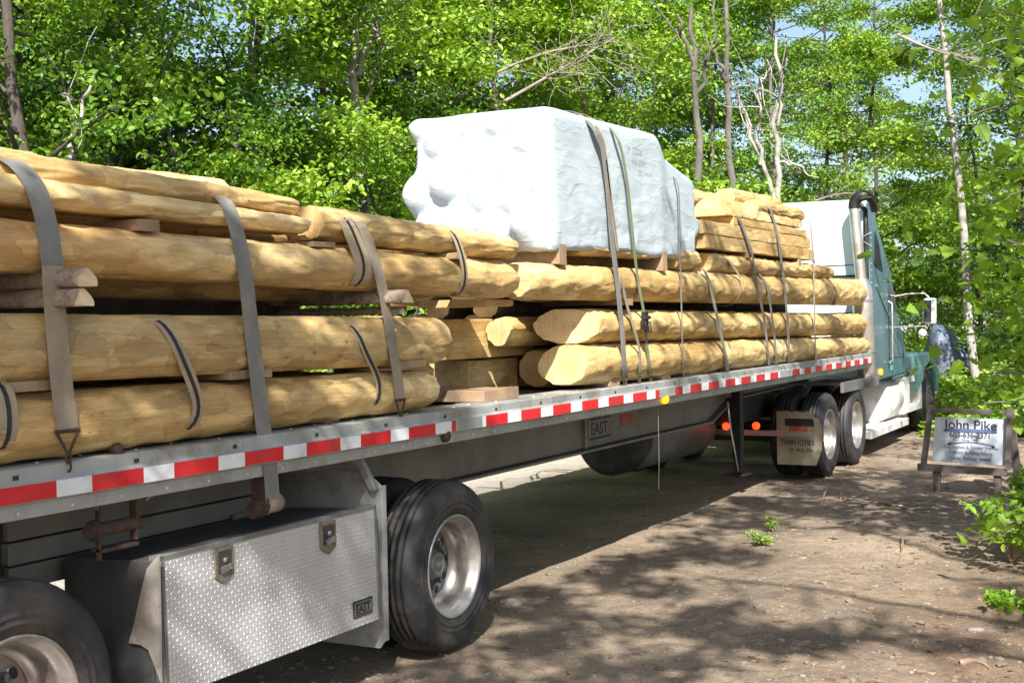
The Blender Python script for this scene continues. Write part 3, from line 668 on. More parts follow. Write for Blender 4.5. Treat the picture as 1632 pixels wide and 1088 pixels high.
# ------------------------------------------------------------------ wheels
def wheel(parent, o, side, tire_w=.27, R0=.505, deep=True, tread=True, name='wheel', tmat='black_rubber'):
    """o = centre of the outer tyre face; side=+1 faces +X. wheel > tyre, rim, hub"""
    o = np.array(o, float); ax = np.array([side, 0, 0.])
    wh = MB(); wh.lathe([(-.16, .13), (-.16, .0)], o, ax, 12); wroot = wh.build(name, 'under_dark', parent)
    W = tire_w; m = MB(); sh = .06
    prof = [(-W, .30), (-W-.005, .34), (-W-.012, .40), (-W-.004, .455), (-W+.02, R0-.018), (-W+.045, R0-.006)]
    gr = []
    for g in (.25, .42, .58, .75):
        y = -W+W*g; gr += [(y-.008, R0), (y-.006, R0-.012), (y+.006, R0-.012), (y+.008, R0)]
    prof += gr+[(-.045, R0-.006), (-.02, R0-.018), (.004, .455), (.007, .445), (.010, .40), (.009, .385), (.0125, .381), (.0125, .376), (.009, .372), (.007, .352), (.010, .349), (.010, .345), (.006, .34), (-.002, .312), (-.012, .302), (-.03, .295)]
    m.lathe(prof, o, ax, 72)
    m.build('tyre', tmat, wroot)
    r = MB(); dd = .185 if deep else -.005
    r.lathe([(-.030,.300),(-.004,.305),(0,.303),(.001,.292),(-.010,.286),(-.030,.278),(-.045,.262),(-.075,.256),(-.13,.252),(-dd+.012,.236),(-dd,.215)], o, ax, 64)
    # disc, its hand holes laid on as dark ovals for the shaded openings
    nh = 10 if not deep else 5; ri, ro = .10, .216; nn = 60; rings = [ri, .118, .135, .150, .165, .180, .197, ro]
    nh = 10; vs = []; k = len(rings)
    for q_, rad in enumerate(rings):
        for j in range(nn):
            th = 2*math.pi*j/nn; dz = -dd+ (.012 if rad < .14 else 0)+.004*math.cos((rad-.1)/.116*3.14)
            vs.append(o+ax*dz+rad*np.array([0, math.cos(th), math.sin(th)]))
    fs = []
    per = nn//nh
    for q_ in range(k-1):
        for j in range(nn):
            fs.append((q_*nn+j, q_*nn+(j+1) % nn, q_*nn+nn+(j+1) % nn, q_*nn+nn+j))
    r.add(vs, fs, 0, True)
    for j in range(10):
        th = 2*math.pi*(j+.1)/10; er = np.array([0, math.cos(th), math.sin(th)]); et = np.array([0, -math.sin(th), math.cos(th)]); c0 = o+ax*(-dd+.0065)+er*.176; n_ = 16
        ring = [c0+er*.020*math.cos(2*math.pi*q/n_)+et*.027*math.sin(2*math.pi*q/n_) for q in range(n_)]; rim_ = [p-ax*.006+(p-c0)*.22 for p in ring]
        r.add(ring, [tuple(range(n_))], 1); r.add(ring+rim_, [(q, (q+1) % n_, n_+(q+1) % n_, n_+q) for q in range(n_)], 0, True)
    r.build('rim', ['rim_alu', 'black_metal'], wroot)
    h = MB(); h.lathe([(-dd-.02, .112), (-dd+.02, .108), (-dd+.028, .080), (-dd+.062, .074), (-dd+.070, .066), (-dd+.070, .050), (-dd+.064, .046), (-dd+.064, .030), (-dd+.076, .026), (-dd+.076, .0)], o, ax, 32)
    for j in range(10):
        th = 2*math.pi*(j+.5)/10; p = o+ax*(-dd+.005)+.142*np.array([0, math.cos(th), math.sin(th)]); h.lathe([(0, .014), (.028, .014), (.028, 0)], p, ax, 6, smooth=False)
    h.build('hub', 'steel_grey', wroot)
    d = MB(); d.lathe([(-dd-.05, .26), (-dd-.06, 0)], o, ax, 32); d.build('brake_drum', 'under_dark', wroot)
    return wroot

# ------------------------------------------------------------------ the trailer
XS = -3.87
TR = thing('flatbed_trailer', (-5.17, 9.4, 0), 'long grey flatbed semi trailer with red and white reflective edge, loaded with peeled logs', 'trailer')
YR, YF = 1.7, 17.15
m = MB(); m.box((-6.20, YR, 1.36), (-4.14, YF, 1.425)); m.build('deck', 'deck_dark', TR)
def rail(s):
    m = MB(); pr = [(0, 1.31), (0, 1.38), (-.012, 1.39), (-.012, 1.437), (-.03, 1.442), (-.27, 1.442), (-.27, 1.415), (-.26, 1.28), (-.035, 1.245), (-.030, 1.30)]
    X0 = XS if s > 0 else -6.47
    poly = [(X0+s*a, YR, b) for a, b in pr]
    m.prism(poly if s > 0 else poly[::-1], (0, YF-YR, 0)); return m.build('side_rail', 'rail_alu', TR, bevel=.002)
rl = rail(1); rail(-1)
for k in range(26):
    y = YR+.35+k*.61
    m = MB(); m.box((XS-.0125, y, 1.398), (XS-.0105, y+.028, 1.416)); m.build('stake_slot', 'under_dark', rl)
m = MB()
for k in range(60):
    y = YR+.2+k*.26; m.lathe([(0, .008), (.003, .008), (.004, 0)], (XS-.10-.05*(k % 2), y, 1.442), (0, 0, 1), 10)
    m.lathe([(0, .007), (.003, .006), (.004, 0)], (XS-.033, y+.11, 1.268), (1, 0, -.25), 8)
tag(m.build('rivets', 'white_panel', rl), kind='stuff')
def tape(y0, y1, phase):
    y = phase
    while y > y0: y -= .4572
    cuts = [(y0, None)]; ev = []
    while y < y1: ev += [(y, 0), (y+.2794, 1)]; y += .4572
    seg = []; 
    for k, (a, c) in enumerate(ev):
        b = ev[k+1][0] if k+1 < len(ev) else a+.1778
        a_, b_ = max(a, y0), min(b, y1)
        if b_ > a_+.002: seg.append((a_, b_, c))
    m = MB(); ys = [q[0] for q in seg]+[seg[-1][1]]; X1 = XS+.0025; vs = []
    for y in ys: vs += [(X1, y, 1.313), (X1, y, 1.377), (XS+.0003, y, 1.377), (XS+.0003, y, 1.313)]
    for k, q in enumerate(seg):
        for j in range(4): m.add([], []); m.f.append((k*4+j, k*4+4+j, k*4+4+(j+1) % 4, k*4+(j+1) % 4)); m.mi.append(q[2]); m.sm.append(False)
    m.v = [tuple(v) for v in vs]; m.build('reflective_tape', ['tape_red', 'tape_white'], TR)
tape(YR, 6.43, 3.64); tape(6.75, 9.62, 8.16); tape(9.98, 12.95, 10.32); tape(13.35, 17.1, 13.40)

# main beams: web + flanges, stepping up towards the coupling
for X in (-4.65, -5.69):
    m = MB()
    web = [(X-.02, YR+.3, .86), (X-.02, 12.9, .86), (X-.02, 13.6, 1.06), (X-.02, 16.9, 1.10), (X-.02, 16.9, 1.27), (X-.02, YR+.3, 1.27)]
    m.prism(web, (.016, 0, 0))
    for (a, b, z0, z1) in ((YR+.3, 12.9, .845, .845), (12.9, 13.6, .845, 1.045), (13.6, 16.9, 1.045, 1.085)):
        m.hexa([(X-.09,a,z0-.015),(X+.065,a,z0-.015),(X+.065,b,z1-.015),(X-.09,b,z1-.015),(X-.09,a,z0+.006),(X+.065,a,z0+.006),(X+.065,b,z1+.006),(X-.09,b,z1+.006)])
    mb = m.build('main_beam', 'beam_paint', TR, bevel=.002)
    if X == -4.65:
        q = MB(); q.box((X-.004, 9.93, .915), (X+.004, 10.40, 1.10)); q.box((X-.004, 9.80, .86), (X+.03, 9.845, 1.18)); pl = q.build('name_plate', 'steel_grey', mb)
        q = MB(); q.box((X+.004, 9.95, 1.085), (X+.008, 10.38, 1.098)); q.box((X+.004, 9.95, .918), (X+.008, 10.38, .938)); q.build('plate_border', 'black_metal', pl)
        text('EAST', .155, (X+.005, 9.965, .955), (0, 1, 0), (0, 0, 1), 'black_metal', pl, bold=.002, sx=1.02)
        q = MB(); q.box((X-.003, 10.62, .985), (X+.001, 10.90, 1.085)); nb = q.build('number_plate', 'flap_red', mb)
        text('053', .095, (X+.0015, 10.65, 1.0), (0, 1, 0), (0, 0, 1), 'steel_grey', nb)
m = MB()
for k in range(36):
    y = YR+.3+k*.43; m.box((-6.35, y, 1.27), (-4.0, y+.05, 1.358))
m.build('cross_members', 'under_dark', TR)
# suspension and axles
m = MB()
for y in (3.3, 6.45):
    m.tube([(-6.2, y, .5), (-4.1, y, .5)], .07, 16)
    for X in (-4.75, -5.6):
        m.tube([(X, y-.05, .58), (X, y-.05, .85)], .13, 20); m.bar((X, y-.75, .75), (X, y+.1, .5), .1, .09); m.box((X-.08, y-.85, .6), (X+.08, y-.65, .87))
m.build('suspension', 'under_dark', TR)
for y in (3.28, 6.45):
    wheel(TR, (-3.90, y, .515), 1); wheel(TR, (-4.26, y, .515), 1, deep=False)
    wheel(TR, (-6.44, y, .515), -1); 
# planks rack behind the tool box
m = MB()
for k, (z0, z1) in enumerate(((.84, .94), (.95, 1.045), (1.055, 1.145), (1.155, 1.24))):
    m.box((-4.52-.015*(k % 2), 3.75, z0), (-4.49, 5.45, z1))
m.box((-4.50, 5.45, .8), (-4.44, 5.50, 1.25)); m.box((-4.47, 5.15, .93), (-4.455, 5.42, .975))
m.build('plank_rack', 'beam_paint', TR, bevel=.003)
# tool box
tb = MB(); tb.prism([(-3.905, 3.985, .40), (-4.42, 3.985, .40), (-4.42, 3.985, .955), (-3.905, 3.985, .975)], (0, 1.60, 0)); 
TB = tb.build('tool_box', 'box_body', TR, bevel=.004)
m = MB(); m.hexa([(-3.903,4.02,.385),(-3.868,4.02,.385),(-3.868,5.615,.385),(-3.903,5.615,.385),(-3.903,4.02,.990),(-3.885,4.02,.990),(-3.885,5.615,.990),(-3.903,5.615,.990)])
DR = m.build('door', 'diamond_plate', TB, bevel=.004)
def fx(z): return -3.868-.017*(z-.385)/.605
m = MB()
for (a, b, c, d) in ((4.02, 5.615, .972, .990), (4.02, 4.038, .385, .990), (5.597, 5.615, .385, .990)):
    m.hexa([(fx(c),a,c),(fx(c)+.004,a,c),(fx(c)+.004,b,c),(fx(c),b,c),(fx(d),a,d),(fx(d)+.004,a,d),(fx(d)+.004,b,d),(fx(d),b,d)])
m.box((-3.93, 3.999, .39), (-3.885, 4.017, .985)); m.box((-3.93, 4.0, .978), (-3.895, 5.61, .992))
m.build('door_edge', 'steel_grey', DR)
m = MB(); m.tube([(-3.9, 4.016, .39), (-3.9, 4.016, .98)], .009, 8); m.build('hinge', 'steel_rust', DR)
def latch(yc, zc):
    x = fx(zc)+.002
    poly = [(x, yc-.062, zc+.075), (x, yc-.062, zc-.055), (x, yc-.035, zc-.075), (x, yc, zc-.092), (x, yc+.035, zc-.075), (x, yc+.062, zc-.055), (x, yc+.062, zc+.075)]
    m = MB(); m.prism(poly, (.010, 0, 0)); L_ = m.build('latch', 'latch_bronze', DR, bevel=.003)
    m = MB(); m.box((x+.0102, yc-.044, zc-.040), (x+.0125, yc+.044, zc+.058)); m.build('latch_recess', 'under_dark', L_)
    m = MB(); m.bar((x+.016, yc-.03, zc-.028), (x+.020, yc+.03, zc-.015), .012, .028); m.lathe([(0,.013),(.010,.013),(.010,0)], (x+.012, yc, zc+.015), (1,0,0), 14); m.build('latch_handle', 'steel_grey', L_)
p = at(0, -3.875, 357, 897); latch(p[1], p[2]); p = at(0, -3.875, 523, 854); latch(p[1], p[2])
p = at(0, -3.870, 578, 967); x = fx(p[2])+.003
m = MB(); m.box((x-.003, p[1]-.085, p[2]-.045), (x+.002, p[1]+.085, p[2]+.042)); pl = m.build('badge', 'black_metal', DR)
m = MB(); m.box((x+.002, p[1]-.078, p[2]-.038), (x+.003, p[1]+.078, p[2]+.034)); pi = m.build('badge_face', 'steel_grey', pl)
m = MB(); m.box((x+.003, p[1]-.07, p[2]+.022), (x+.0045, p[1]+.07, p[2]+.028)); m.box((x+.003, p[1]-.07, p[2]-.032), (x+.0045, p[1]+.07, p[2]-.026)); m.build('badge_border', 'black_metal', pl)
text('EAST', .058, (x+.0035, p[1]-.068, p[2]-.020), (0, 1, 0), (0, 0, 1), 'black_metal', pl, bold=.0012)
# mounting panel on the left end of the box, with a curved cut
m = MB(); pts = [(q[0], q[2]) for q in (at(1, 3.965, a, b) for a, b in ((252, 884), (256, 1088), (246, 1060), (236, 1035), (224, 1027), (205, 1024), (214, 990), (225, 940), (234, 905)))]
m.prism([(a, 3.965, b) for a, b in pts], (0, .012, 0)); m.build('end_panel', 'panel_dull', TR)
# steel mud guard panel between box and wheel, with curved arm above
m = MB(); m.prism([(-3.935, 5.70, .20), (-3.905, 5.70, .24), (-3.905, 5.70, 1.08), (-4.02, 5.70, 1.17), (-4.62, 5.70, 1.12), (-4.62, 5.70, .30), (-4.5, 5.70, .20)], (0, .012, 0))
m.box((-3.918, 5.712, .24), (-3.903, 5.745, 1.08)); m.build('mud_guard', 'rail_alu', TR, bevel=.002)
m = MB(); m.prism([(-4.12, 5.66, 1.245), (-4.02, 5.66, 1.245), (-3.985, 5.66, 1.19), (-3.915, 5.66, 1.065), (-3.93, 5.66, 1.05), (-3.96, 5.66, 1.06), (-4.03, 5.66, 1.18)], (0, .035, 0)); m.build('guard_arm', 'rail_alu', TR, bevel=.004)
# strap winch under the rail and tie hooks
m = MB(); p = at(0, -4.0, 192, 830)
m.box((-4.02, p[1]-.12, 1.0), (-4.0, p[1]-.105, 1.25)); m.box((-4.02, p[1]+.07, 1.06), (-3.98, p[1]+.085, 1.245)); m.tube([(-4.0, p[1]-.18, 1.13), (-4.0, p[1]+.1, 1.13)], .03, 14)
m.lathe([(-.008,.0),(-.008,.045),(.008,.045),(.008,0)], (-4.0, p[1]-.15, 1.13), (0,1,0), 12, smooth=False); m.box((-4.05, p[1]-.12, 1.035), (-3.98, p[1]+.085, 1.05)); m.build('strap_winch', 'steel_rust', TR, bevel=.002)
m = MB(); p = at(0, -3.95, 180, 742); m.lathe([(-.02,.0),(-.02,.025),(-.008,.035),(.02,.03),(.03,.0)], (-3.93, p[1], 1.452), (0.2,1,.4), 14); m.build('rail_hook', 'steel_rust', TR)
# diagonal braces below the rail
m = MB()
for u in (145, 290, 400, 965):
    p = at(0, -3.93, u, 800); m.bar((-3.915, p[1]-.05, 1.315), (-3.985, p[1]+.08 if u != 290 else p[1]-.16, 1.22), .018, .010)
m.build('rail_brace', 'steel_grey', TR)
# amber marker lamps
for u, v, on_ in ((1063, 634, 1), (714, 692, 0), (1500, 0, 0)):
    if u > 1400: continue
    p = at(0, -3.87, u, v); m = MB(); m.lathe([(0, .036), (.02, .036), (.034, .028), (.042, .014), (.044, 0)], (-3.90, p[1], p[2]-.01), (1, 0, .0), 20); 
    m.build('marker_lamp', 'lamp_amber' if on_ else 'steel_rust', TR)
# air tank / spare tyre slung under the bed
m = MB(); m.tube([(-5.35, 12.35, .70), (-5.35, 12.5, .70), (-5.35, 14.2, .70), (-5.35, 14.32, .70)], np.array([.30, .345, .345, .28]), 32); m.build('air_tank', 'steel_grey', TR)
m = MB(); m.lathe([(0, 0), (.0, .30), (.04, .36), (.24, .365), (.3, .34), (.3, 0)], (-5.35, 11.88, .72), (0, 1, 0), 40); m.build('spare_tyre', 'black_rubber', TR)
# landing gear
for X in (-4.52, -5.8):
    m = MB(); m.box((X-.05, 13.45, .42), (X+.05, 13.57, 1.2)); m.box((X-.04, 13.465, .24), (X+.04, 13.555, .42)); m.box((X-.11, 13.40, .215), (X+.11, 13.63, .235)); m.build('landing_leg', 'black_metal', TR, bevel=.004)
m = MB(); m.bar((-5.8, 13.52, .95), (-4.55, 13.52, .95), .06, .06); m.build('leg_brace', 'steel_rust', TR)
m = MB(); m.tube([(-3.96, 9.81, 1.25), (-3.955, 9.80, .8), (-3.97, 9.82, .55)], .0022, 6); m.build('loose_cord', 'strap_grey', TR)

# ------------------------------------------------------------------ the truck tractor
TK = thing('truck_tractor', (-5.2, 19, 0), 'teal highway truck with tall sleeper cab and upright exhaust stack, coupled to the trailer', 'truck')
m = MB()
for X in (-4.8, -5.6): m.box((X-.05, 14.2, .72), (X+.05, 21.5, 1.0))
m.box((-5.75, 15.6, 1.0), (-4.65, 16.6, 1.06)); m.box((-5.7, 14.15, .7), (-4.7, 14.25, 1.02))
m.tube([(-6.2, 15.35, .5), (-4.2, 15.35, .5)], .09, 12); m.tube([(-6.2, 16.7, .5), (-4.2, 16.7, .5)], .09, 12)
m.box((-6.0, 17.6, .45), (-4.5, 21.6, 1.05)); m.build('chassis', 'under_dark', TK)
for y in (15.35, 16.72):
    wheel(TK, (-3.98, y, .515), 1, deep=True); wheel(TK, (-4.32, y, .515), 1, deep=False)
    wheel(TK, (-6.42, y, .515), -1)
wheel(TK, (-4.05, 22.0, .515), 1, deep=False); wheel(TK, (-6.35, 22.0, .515), -1, deep=False)
m = MB(); m.box((-5.9, 14.5, .56), (-3.99, 14.56, .62)); m.build('tail_bar', 'chrome_dull', TK)
# mud flap with its printing
m = MB(); poly = [(-4.43, 14.66, .215), (-4.43, 14.66, .84), (-4.07, 14.66, .84), (-3.93, 14.66, .74), (-3.90, 14.66, .66), (-3.90, 14.66, .40), (-3.97, 14.66, .215)]
m.prism(poly, (0, .012, 0)); fl = m.build('mud_flap', 'flap_cream', TK)
m = MB(); m.box((-4.33, 14.654, .665), (-3.99, 14.66, .755)); bb = m.build('flap_band', 'black_metal', fl)
m = MB(); m.box((-4.28, 14.654, .545), (-4.06, 14.66, .66)); m.build('flap_patch', 'flap_red', fl)
text('TWIN CITIES', .088, (-4.39, 14.657, .445), (1, 0, 0), (0, 0, 1), 'black_metal', fl, sx=.80, bold=.001)
text('ST. PAUL, MN', .062, (-4.28, 14.657, .365), (1, 0, 0), (0, 0, 1), 'black_metal', fl, sx=.75)
m = MB(); 
for k in range(3): m.box((-4.40+.13*k, 14.645, .835), (-4.35+.13*k, 14.68, .86))
m.build('flap_hanger', 'black_metal', TK)
for u, v in ((1157, 675), (1205, 674)):
    p = at(1, 14.12, u, v); m = MB(); m.lathe([(0, .042), (.02, .042), (.03, .03), (.034, 0)], (p[0], 14.13, p[2]-.03), (0, -1, 0), 20); m.build('tail_lamp', 'lamp_red', TK)
# fender over the rear wheels
m = MB(); m.box((-4.6, 15.9, 1.07), (-3.95, 17.35, 1.11)); m.box((-3.99, 15.9, .98), (-3.95, 17.35, 1.07)); m.build('frame_cover', 'steel_grey', TK, bevel=.004)
# cab body: side profile extruded across, shaded sides and sunlit rear put into two paint tones
XC0, XC1 = -4.02, -6.38
prof = [(17.52, 1.10), (17.52, 3.30), (17.58, 3.47), (17.75, 3.53), (18.0, 3.45), (18.35, 3.12), (18.72, 2.84), (19.05, 2.62), (19.35, 2.15), (19.62, 1.80), (19.95, 1.62), (20.10, 1.35), (20.10, 1.05), (17.9, 1.02)]
def loft(prof, xs, shrink, mats, name, parent, bevel=.02):
    m = MB(); n = len(prof); cy = 18.6; cz = 2.0; vs = []
    for x, s in zip(xs, shrink):
        for y, z in prof: vs.append((x, cy+(y-cy)*(1 if y < 17.8 else s), z if z < 2.6 else z-(1-s)*1.2))
    fs = [(i*n+j, i*n+(j+1) % n, i*n+n+(j+1) % n, i*n+n+j) for i in range(len(xs)-1) for j in range(n)]
    mi = [1 if j in (0, 1, 2) else 0 for i in range(len(xs)-1) for j in range(n)]
    for f, k in zip(fs, mi): m.add([vs[q] for q in f], [(0,1,2,3)], k)
    m2 = MB(); m2.v = vs; m2.f = fs+[tuple(range(n))[::-1], tuple(range((len(xs)-1)*n, len(xs)*n))]; m2.mi = mi+[0, 0]; m2.sm = [False]*len(m2.f)
    return m2.build(name, mats, parent, bevel=bevel)
CB = loft(prof, [XC0, XC0-.10, XC0-1.18, XC1+.10, XC1], [.985, 1, 1.01, 1, .985], ['cab_paint_shaded', 'cab_paint_sunlit'], 'cab_body', TK)
# black seal and rib along the rear edge, rivet line, panel seams
m = MB(); m.tube([(XC0+.005, 17.50, 1.1), (XC0+.01, 17.50, 3.15), (XC0-.0, 17.53, 3.36), (XC0-.12, 17.58, 3.49)], .032, 8); m.build('edge_seal', 'black_metal', CB)
m = MB()
for z in (1.45, 1.95, 2.46): m.box((XC0-.5, 17.495, z), (XC0+.0, 17.518, z+.03))
m.box((XC1+.05, 17.512, 2.62), (XC0-.03, 17.519, 2.63)); m.build('rear_seam', 'black_metal', CB)
m = MB(); m.box((XC0+.001, 17.66, 1.12), (XC0+.006, 17.74, 2.7)); m.box((XC0+.001, 18.62, 2.42), (XC0+.008, 19.3, 2.44))
m.tube([(XC0+.004, 18.1, 2.35), (XC0+.006, 18.5, 2.1), (XC0+.006, 18.9, 1.9), (XC0+.004, 19.3, 1.55)], .014, 8); m.build('side_stripe', 'fender_teal', CB)
m = MB(); m.box((XC0+.0015, 18.86, 1.12), (XC0+.004, 18.872, 2.5)); m.box((XC0+.0015, 19.86, 1.12), (XC0+.004, 19.872, 1.62)); m.box((XC0+.0015, 18.872, 1.30), (XC0+.004, 19.86, 1.31)); m.build('door_seam', 'black_metal', CB)
m = MB(); m.box((XC0+.004, 18.93, 1.72), (XC0+.03, 19.10, 1.76)); m.build('door_handle', 'chrome_dull', CB, bevel=.006)
m = MB(); m.tube([(XC0+.02, 18.78, 1.25), (XC0+.07, 18.78, 1.28), (XC0+.07, 18.78, 2.1), (XC0+.02, 18.78, 2.13)], .014, 8); m.build('grab_handle', 'chrome_dull', CB)
m = MB()
for k in range(22): m.lathe([(0, .009), (.005, .007), (.006, 0)], (XC0+.002, 17.82, 1.15+k*.088), (1, 0, 0), 8)
m.build('rivets', 'white_panel', CB)
# door window & sleeper window
m = MB(); m.prism([(XC0+.002, 18.95, 2.0), (XC0+.002, 19.42, 1.98), (XC0+.002, 19.22, 2.28), (XC0+.002, 18.98, 2.40)], (.006, 0, 0)); m.build('door_window', 'glass', CB)
m = MB(); m.prism([(XC0+.002, 18.0, 2.62), (XC0+.002, 18.5, 2.55), (XC0+.002, 18.3, 2.92), (XC0+.002, 18.05, 3.1)], (.006, 0, 0)); m.build('sleeper_window', 'glass', CB)
m = MB(); m.prism([(XC0-.15, 19.07, 2.60), (XC0-.15, 19.58, 1.85), (XC1+.15, 19.58, 1.85), (XC1+.15, 19.07, 2.60)], (0, .02, .012)); m.build('windshield', 'glass', CB)
m = MB(); m.lathe([(0, .045), (.02, .045), (.03, .03), (.034, 0)], (XC0, 18.28, 1.14), (1, 0, 0), 16); m.build('marker_lamp', 'lamp_amber', TK)
m = MB(); m.box((XC0, 18.95, 1.13), (XC0+.01, 19.1, 1.20)); m.build('side_plate', 'fender_teal', CB)
# hood and fender
m = MB(); vs = []
hp = [(19.95, 1.70, .86), (20.6, 1.62, .80), (21.4, 1.56, .72), (22.5, 1.44, .66), (22.75, 1.1, .64), (22.8, .7, .62)]
rings = []
for y, z, hw in hp: rings.append([(-5.2+hw, y, .8), (-5.2+hw, y, z-.22), (-5.2+hw-.06, y, z-.08), (-5.2+hw-.22, y, z), (-5.2-hw+.22, y, z), (-5.2-hw+.06, y, z-.08), (-5.2-hw, y, z-.22), (-5.2-hw, y, .8)])
for r_ in rings: vs += r_
n = 8; fs = [(i*n+j, i*n+j+1, i*n+n+j+1, i*n+n+j) for i in range(len(rings)-1) for j in range(n-1)]+[tuple(range((len(rings)-1)*n, len(rings)*n)), tuple(range(n))[::-1]]
m.add(vs, fs); m.build('hood', 'cab_paint_sunlit', TK, bevel=.02)
for X, s in ((-4.02, 1), (-6.38, -1)):
    fp = [(20.95, .70), (20.6, 1.02), (20.15, 1.08), (20.2, 1.25), (20.5, 1.33), (22.1, 1.31), (22.5, 1.18), (22.68, .95), (22.7, .62), (22.6, .62), (22.52, .85), (22.35, 1.05), (22.0, 1.13), (21.6, 1.05), (21.4, .85)]
    m = MB(); m.prism([(X, y, z) for y, z in fp], (-s*.62, 0, 0)); m.build('front_fender', 'fender_teal', TK, bevel=.04)
m = MB(); m.box((-6.35, 22.75, .35), (-4.05, 22.95, .75)); m.build('bumper', 'chrome_dull', TK, bevel=.04)
m = MB(); m.lathe([(0, 0), (0, .10), (-.06, .12), (-.2, .12)], (-4.35, 22.76, .98), (0, 1, 0), 20); m.build('headlight', 'white_panel', TK)
# fuel tank, step box, lower fairing
m = MB(); m.lathe([(0, 0), (.0, .29), (.03, .325), (.9, .325), (.93, .28), (.93, 0)], (-4.36, 19.1, .66), (0, 1, 0), 40); m.build('fuel_tank', 'white_panel', TK)
m = MB()
y0, y1 = 19.75, 20.15
for (a, b, c, d) in ((19.95, 20.35, .42, .98), (21.15, 21.3, .42, .98), (20.35, 21.15, .88, .98), (20.35, 21.15, .42, .52)): m.box((-4.40, a, c), (-4.03, b, d))
m.build('step_frame', 'white_panel', TK, bevel=.008)
m = MB(); m.box((-4.35, 17.62, .25), (-4.0, 20.1, .36)); m.build('lower_step', 'white_panel', TK, bevel=.01)
m = MB(); m.hexa([(-4.3,19.2,1.0),(-4.04,19.2,1.0),(-4.04,20.18,1.0),(-4.3,20.18,1.0),(-4.3,19.5,1.16),(-4.03,19.5,1.16),(-4.03,20.2,1.2),(-4.3,20.2,1.2)]); m.build('lower_fairing', 'fender_teal', TK, bevel=.01)
# exhaust
sx, sy = -4.11, 17.26
m = MB(); m.tube([(-3.985, sy, 1.12), (-3.99, sy, 1.18), (-4.02, sy, 2.28), (-4.025, sy, 2.36), (-4.03, sy, 2.42)], np.array([.09, .135, .135, .11, .085]), 28); mf = m.build('muffler', 'chrome_dull', TK)
m = MB(); m.lathe([(0,.145),(.03,.145)], (-3.995, sy, 1.45), (0,0,1), 28); m.lathe([(0,.145),(.03,.145)], (-4.015, sy, 2.12), (0,0,1), 28); m.build('clamp', 'steel_grey', mf)
m = MB(); m.tube([(-4.03, sy, 2.40), (-4.07, sy, 2.9), (sx, sy, 3.38)], .072, 24); st = m.build('exhaust_pipe', 'chrome_dull', TK)
m = MB(); path = [(sx, sy, 3.36)]+[(sx+.13-.13*math.cos(a), sy+.0, 3.40+.13*math.sin(a)) for a in np.linspace(0, 1.57, 8)]+[(sx+.17, sy+.05, 3.53), (sx+.22, sy+.12, 3.47), (sx+.235, sy+.18, 3.33)]
m.tube(path, np.array([.074]*9+[.066, .058, .05]), 20); m.build('exhaust_elbow', 'black_metal', st)
m = MB(); m.tube([(sx, sy, 2.33), (sx+.10, sy+.08, 2.33), (sx+.12, sy+.22, 2.36)], .012, 8); m.build('stack_bracket', 'steel_grey', TK); m = MB(); m.tube([(sx+.17, 17.5, 3.05), (sx+.02, 17.42, 2.97), (sx+.17, 17.5, 2.86)], .012, 8); m.build('stack_stay', 'steel_grey', TK); m = MB(); m.box((-4.14, sy-.15, 1.0), (-3.86, sy+.2, 1.12)); m.build('stack_base', 'steel_grey', TK)
# mirror
m = MB(); m.tube([(XC0-.05, 19.35, 2.20), (XC0+.18, 19.4, 2.24), (XC0+.40, 19.45, 2.24), (XC0+.46, 19.45, 2.18)], .014, 8); m.tube([(XC0-.05, 19.45, 1.75), (XC0+.42, 19.45, 1.76)], .011, 8); ar = m.build('mirror_arm', 'chrome_dull', TK)
m = MB(); m.box((XC0+.38, 19.42, 1.79), (XC0+.56, 19.52, 2.17)); mi_ = m.build('mirror_shell', 'white_panel', ar, bevel=.03)
m = MB(); m.box((XC0+.395, 19.41, 1.82), (XC0+.50, 19.418, 2.14)); m.build('mirror_glass', 'glass', ar)
m = MB(); m.lathe([(0,0),(0,.055),(.02,.06),(.05,.03),(.06,0)], (XC0+.36, 19.45, 1.66), (0,1,0), 20); m.build('round_mirror', 'white_panel', ar)

# ------------------------------------------------------------------ straps
def resample(P, st=.04):
    P = np.array(P, float); d = np.r_[0, np.cumsum(np.linalg.norm(np.diff(P, axis=0), axis=1))]; n = max(4, int(d[-1]/st)); t = np.linspace(0, d[-1], n)
    Q = np.stack([np.interp(t, d, P[:,i]) for i in range(3)], -1)
    for _ in range(3): Q[1:-1] = Q[1:-1]*.5+(Q[:-2]+Q[2:])*.25
    return Q
def ribbon(P, w, th=.003, wv=None, twist=0., mi=0, m=None):
    Q = resample(P); k = len(Q); m = m or MB(); vs = []
    for i in range(k):
        t = Q[min(i+1, k-1)]-Q[max(i-1, 0)]; t /= np.linalg.norm(t)+1e-9
        s = np.array([0, 1., 0])-t*t[1]; s /= np.linalg.norm(s); n = np.cross(t, s)
        if n[0]+.3*n[2] < 0: n = -n
        a = twist*i/k if twist else 0; s2 = math.cos(a)*s+math.sin(a)*n; n2 = np.cross(t, s2)
        if np.dot(n2, n) < 0: n2 = -n2
        ww = w if wv is None else w*np.interp(i/k, *wv)
        for a_, b_ in ((-1,-1),(1,-1),(1,1),(-1,1)): vs.append(Q[i]+s2*ww/2*a_+n2*th/2*b_)
    fs = [(i*4+j, i*4+(j+1) % 4, i*4+4+(j+1) % 4, i*4+4+j) for i in range(k-1) for j in range(4)]
    m.add(vs, fs, mi, False); return m
def chain(m, p, z0, z1, r=.007):
    z = z0; k = 0
    while z > z1:
        c = np.array([p[0], p[1], z-.02]); a = np.array([0,1.,0]) if k % 2 == 0 else np.array([1.,0,0])
        m.tube([c+a*.012*math.cos(t)+np.array([0,0,1])*.022*math.sin(t) for t in np.linspace(0, 2*math.pi, 12, endpoint=False)], r*.7, 6, closed=True); z -= .032; k += 1
G7 = 'cargo straps over the load'
